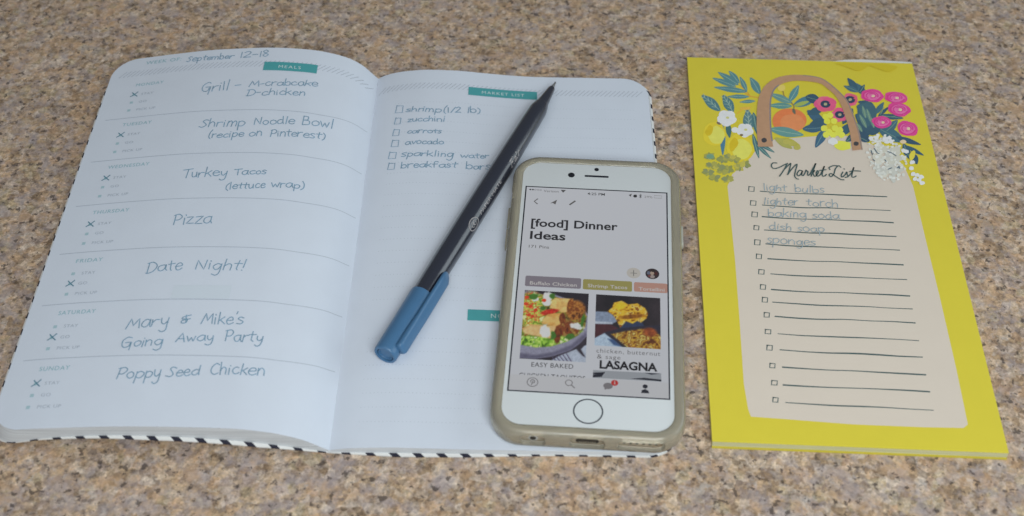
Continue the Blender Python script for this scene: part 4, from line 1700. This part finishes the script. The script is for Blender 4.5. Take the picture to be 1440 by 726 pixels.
# right side dark foliage
for p, q_, w in (((330, 240), (250, 145 + 20), .2), ((275, 210), (225, 145), .26), ((280, 215), (205, 185), .2), ((285, 220), (312, 178), .26), ((355, 290), (278, 265), .26),
                 ((10, 240), (90, 260), .35), ((100, 300), (20, 330), .28), ((350, 320), (270, 290), .3), ((355, 410), (265, 330), .34), ((345, 430), (250, 400), .28), ((365, 330), (410, 268), .22),
                 ((390, 335), (510, 350), .14), ((380, 340), (438, 290), .14), ((335, 470), (280, 405), .3), ((340, 380), (300, 310), .3), ((380, 400), (520, 470), .24), ((420, 420), (480, 360), .3),
                 ((470, 445), (600, 485), .12), ((520, 490), (615, 540), .12), ((510, 480), (545, 560), .26), ((560, 530), (580, 585), .35), ((120, 360), (30, 385), .3), ((250, 300), (200, 380), .3),
                 ((240, 380), (190, 440), .35), ((270, 430), (215, 470), .3), ((330, 470), (270, 440), .25)):
    leaf(p, q_, w, r4.choice([(56, 84, 102), (64, 96, 112), (72, 108, 116), (54, 78, 98)]), r4.choice([None, (104, 132, 120)]), 0, z2)
blob((350, 385), 62, 44, (56, 82, 100), 'painted_foliage', z2, rough=.2)
blob((320, 320), 46, 60, (62, 92, 106), 'painted_foliage', z2, rough=.2)
for p, q_, w in (((322, 400), (285, 330), .16), ((318, 350), (300, 285), .18), ((345, 372), (322, 300), .15), ((360, 400), (345, 345), .2), ((300, 420), (268, 372), .2), ((385, 392), (360, 352), .2)):
    leaf(p, q_, w, (92, 122, 116), (124, 148, 122), 0, z2)
stem([[(392, 330), (402, 312), (408, 290)], [(470, 340), (440, 343), (410, 340)]], .34, (112, 138, 116), z2)
# coral anemones
for c, rx, ry in (((112, 278), 58, 40), ((238, 255), 40, 34), ((185, 332), 42, 36)):
    for k in range(5):
        a = math.radians(72 * k + 40)
        blob((c[0] + rx * .36 * math.cos(a), c[1] + ry * .36 * math.sin(a)), rx * .66, ry * .66, r4.choice([(222, 82, 122), (230, 96, 122), (226, 88, 112)]), 'painted_anemone', z2, seed=k)
    pad_stroke([[z2((c[0] + 17 * math.cos(t_), c[1] + 13 * math.sin(t_))) for t_ in np.linspace(0, 5.6, 12)]], 1.5, 'painted_anemone_centre', pm((46, 62, 84)))
    blob(c, 9, 7, (150, 150, 120), 'painted_anemone_centre', z2)
# yellow berries
for (cx, cy) in ((112, 342), (135, 335), (120, 365), (155, 365), (105, 402), (130, 420), (160, 400), (185, 410), (150, 435), (195, 435), (175, 425), (115, 435)):
    blob((cx, cy), 17, 15, r4.choice([(226, 208, 78), (214, 198, 70)]), 'painted_berry', z2)
blob((200, 490), 40, 26, (224, 208, 76), 'painted_berry', z2, rough=.12)
blob((150, 468), 26, 18, (226, 214, 200), 'painted_blossom', z2, rough=.12)
# peonies
for c, rx, ry, rot in (((350, 235), 58, 33, 5), ((472, 245), 58, 31, 8), ((488, 305), 58, 34, 10), ((400, 370), 50, 30, 6), ((530, 402), 54, 38, 18)):
    blob(c, rx, ry, (188, 66, 132), 'painted_peony', z2, rot, .07)
    blob((c[0] + 3, c[1] + 1), rx * .72, ry * .68, (204, 98, 152), 'painted_peony', z2, rot, .12)
    ring_ = [[z2((c[0] + f * rx * math.cos(t_ + o_), c[1] + f * ry * math.sin(t_ + o_))) for t_ in np.linspace(0, 4.2, 9)] for f, o_ in ((.78, .3), (.52, 2.4), (.34, 4.0))]
    pad_stroke(ring_, .55, 'painted_peony_petal', pm((178, 56, 124)))
    blob((c[0] + 6, c[1] + 2), rx * .16, ry * .2, (222, 176, 150), 'painted_peony_centre', z2, rot)
# white spray
for k in range(34):
    a, rr3 = r4.uniform(0, 2 * math.pi), math.sqrt(r4.uniform(0, 1))
    cx, cy = 425 + 66 * rr3 * math.cos(a) + 20 * rr3 * math.sin(a), 555 + 105 * rr3 * math.sin(a)
    blob((cx, cy), r4.uniform(14, 26), r4.uniform(12, 22), r4.choice([(176, 177, 170), (182, 182, 175), (172, 175, 172)]), 'painted_white_spray', z2, rough=.3, seed=k)
for k in range(120):
    a, rr3 = r4.uniform(0, 2 * math.pi), math.sqrt(r4.uniform(0, 1))
    cx, cy = 425 + 96 * rr3 * math.cos(a) + 24 * rr3 * math.sin(a), 555 + 128 * rr3 * math.sin(a)
    blob((cx, cy), r4.uniform(5, 11), r4.uniform(4, 8), r4.choice([(190, 193, 190), (198, 200, 196), (184, 188, 186)]), 'painted_white_spray', z2, rough=.25, n=7, seed=k)
for (cx, cy) in ((345, 452), (372, 448), (415, 455), (438, 450), (425, 470), (445, 468), (510, 515), (525, 520), (555, 575), (550, 605), (580, 640), (570, 660), (600, 650), (605, 680), (560, 635), (590, 665)):
    blob((cx, cy), 13, 10, (228, 232, 228), 'painted_white_spray', z2, rough=.15)
pad_stroke([[z2((345, 515)), z2((352, 535))], [z2((362, 505)), z2((375, 525)), z2((385, 530))], [z2((430, 520)), z2((455, 530)), z2((472, 542))],
            [z2((432, 610)), z2((450, 603))], [z2((478, 603)), z2((492, 598))], [z2((415, 562)), z2((422, 570))], [z2((485, 595)), z2((490, 606))], [z2((355, 560)), z2((362, 566))]], .5, 'painted_twig', pm((70, 88, 104)))
blob((508, 470), 16, 10, (222, 176, 150), 'painted_bud', z2)
blob((555, 540), 14, 26, (206, 182, 70), 'painted_bud', z2, 20)
# basket handle
hd_out = [(385, 495), (378, 400), (380, 300), (392, 235), (420, 185), (470, 148), (540, 130), (620, 130), (700, 142)]
HO = [z1(p) for p in hd_out] + [z2(p) for p in ((130, 168), (180, 210), (225, 260), (255, 330), (285, 420), (302, 508))]
HI = [z1(p) for p in ((462, 495), (452, 420), (448, 330), (450, 260), (466, 208), (500, 178), (560, 160), (630, 160), (700, 172))] + [z2(p) for p in ((118, 195), (160, 232), (190, 280), (212, 340), (236, 420), (250, 515))]
HI = [(p[0], p[1]) for p in HI]
co, ci = catmull(HO, n=5), catmull(HI, n=5)
zh = pz()
mb = MB()
n = min(len(co), len(ci))
V = []
for k in range(n):
    V += [pad_px(co[k], zh), pad_px(ci[k], zh)]
mb.add(V, [[2 * k, 2 * k + 1, 2 * k + 3, 2 * k + 2] for k in range(n - 1)])
handle = fix_up(mb.build('painted_handle', pm((158, 126, 102)), sheet))
zh2 = pz()
pad_stroke([[(p[0] - .3, p[1] - .4) for p in ci[2:25]]], .7, 'painted_handle_edge', pm((118, 112, 120)))
pad_stroke([[(p[0] - 1.2, p[1] + .3) for p in co[len(co) // 2:]]], .6, 'painted_handle_edge', pm((128, 116, 112)))
blob((416, 462), 14, 12, (62, 62, 66), 'painted_rivet', z1)
blob((268, 480), 13, 11, (62, 62, 66), 'painted_rivet', z2)
# torn stub along the head
for pts in ([(165, 69), (235, 66), (330, 72), (318, 92), (284, 108), (240, 96), (196, 80)], [(322, 74), (400, 72), (474, 84), (470, 98), (436, 113), (396, 102), (352, 86)]):
    pad_poly([z2(p) for p in pts], 'torn_stub', M['yellow_dark'], True)

# title lettering and entries
TITLE = [[(263, 70), (243, 70), (235, 84), (246, 98), (272, 94), (300, 80), (318, 72)],
         [(316, 74), (300, 104), (277, 138)], [(300, 104), (326, 78), (334, 74), (326, 108), (318, 130)], [(318, 130), (340, 100), (366, 76), (358, 110), (354, 136), (364, 150), (374, 152)],
         [(392, 110), (378, 108), (366, 126), (374, 136), (388, 124), (394, 110), (390, 130), (398, 134), (408, 118), (412, 106), (416, 112), (422, 112), (420, 128), (424, 134), (434, 126)],
         [(434, 124), (452, 90), (462, 72), (452, 100), (438, 138)], [(440, 122), (456, 108), (448, 122), (456, 138), (468, 130), (476, 114), (470, 110), (464, 124), (470, 138), (486, 130)],
         [(486, 130), (498, 104), (506, 86), (496, 118), (496, 136), (508, 136), (516, 128)], [(482, 108), (514, 104)],
         [(590, 92), (578, 84), (562, 100), (554, 126), (540, 140), (530, 132), (540, 124), (566, 140), (590, 154), (606, 156)], [(534, 104), (530, 94), (550, 84), (572, 84)],
         [(600, 116), (592, 132), (596, 142), (610, 132), (620, 116), (622, 128), (626, 140), (612, 144)], [(606, 100), (608, 102)],
         [(628, 138), (646, 118), (656, 92), (648, 122), (646, 140), (658, 142), (668, 136)], [(634, 114), (660, 110), (690, 112)]]
for s_ in TITLE:
    pad_stroke([[z3(p) for p in s_]], .55, 'title_lettering', M['green_ink'])


def write_pad(text, p0, p1, yk=.78, seed=0, width=.36):
    z = pz()
    a, c = at(*p0, z)[:2], at(*p1, z)[:2]
    st_, wdt = hand(text, .05, seed=seed)
    k = np.linalg.norm(c - a) / wdt
    ex = (c - a) / np.linalg.norm(c - a)
    ey = np.array([-ex[1], ex[0]])
    mb = MB()
    for i, pl in enumerate(st_):
        V, F = ribbon2d([a + ex * p[0] * k + ey * p[1] * k * yk for p in pl], width)
        mb.add([(v[0], v[1], z + .00006 * (i % 7)) for v in V], F)
    return fix_up(mb.build('handwriting', M['ink_pale'], sheet))


for k, (tx, p0, p1) in enumerate([("light", (1073, 267.5), (1107, 269)), ("bulbs", (1118, 270), (1160, 271.5)), ("lighter", (1073, 287), (1123, 289)), ("torch", (1134, 289.5), (1180, 292)),
                                  ("baking", (1080, 304), (1135, 306.5)), ("soda", (1142, 307), (1182, 308.5)), ("dish", (1081, 322.5), (1114, 324.5)), ("soap", (1121, 325.5), (1161, 327)),
                                  ("sponges", (1078, 342), (1148, 346))]):
    write_pad(tx, p0, p1, seed=k + 80)
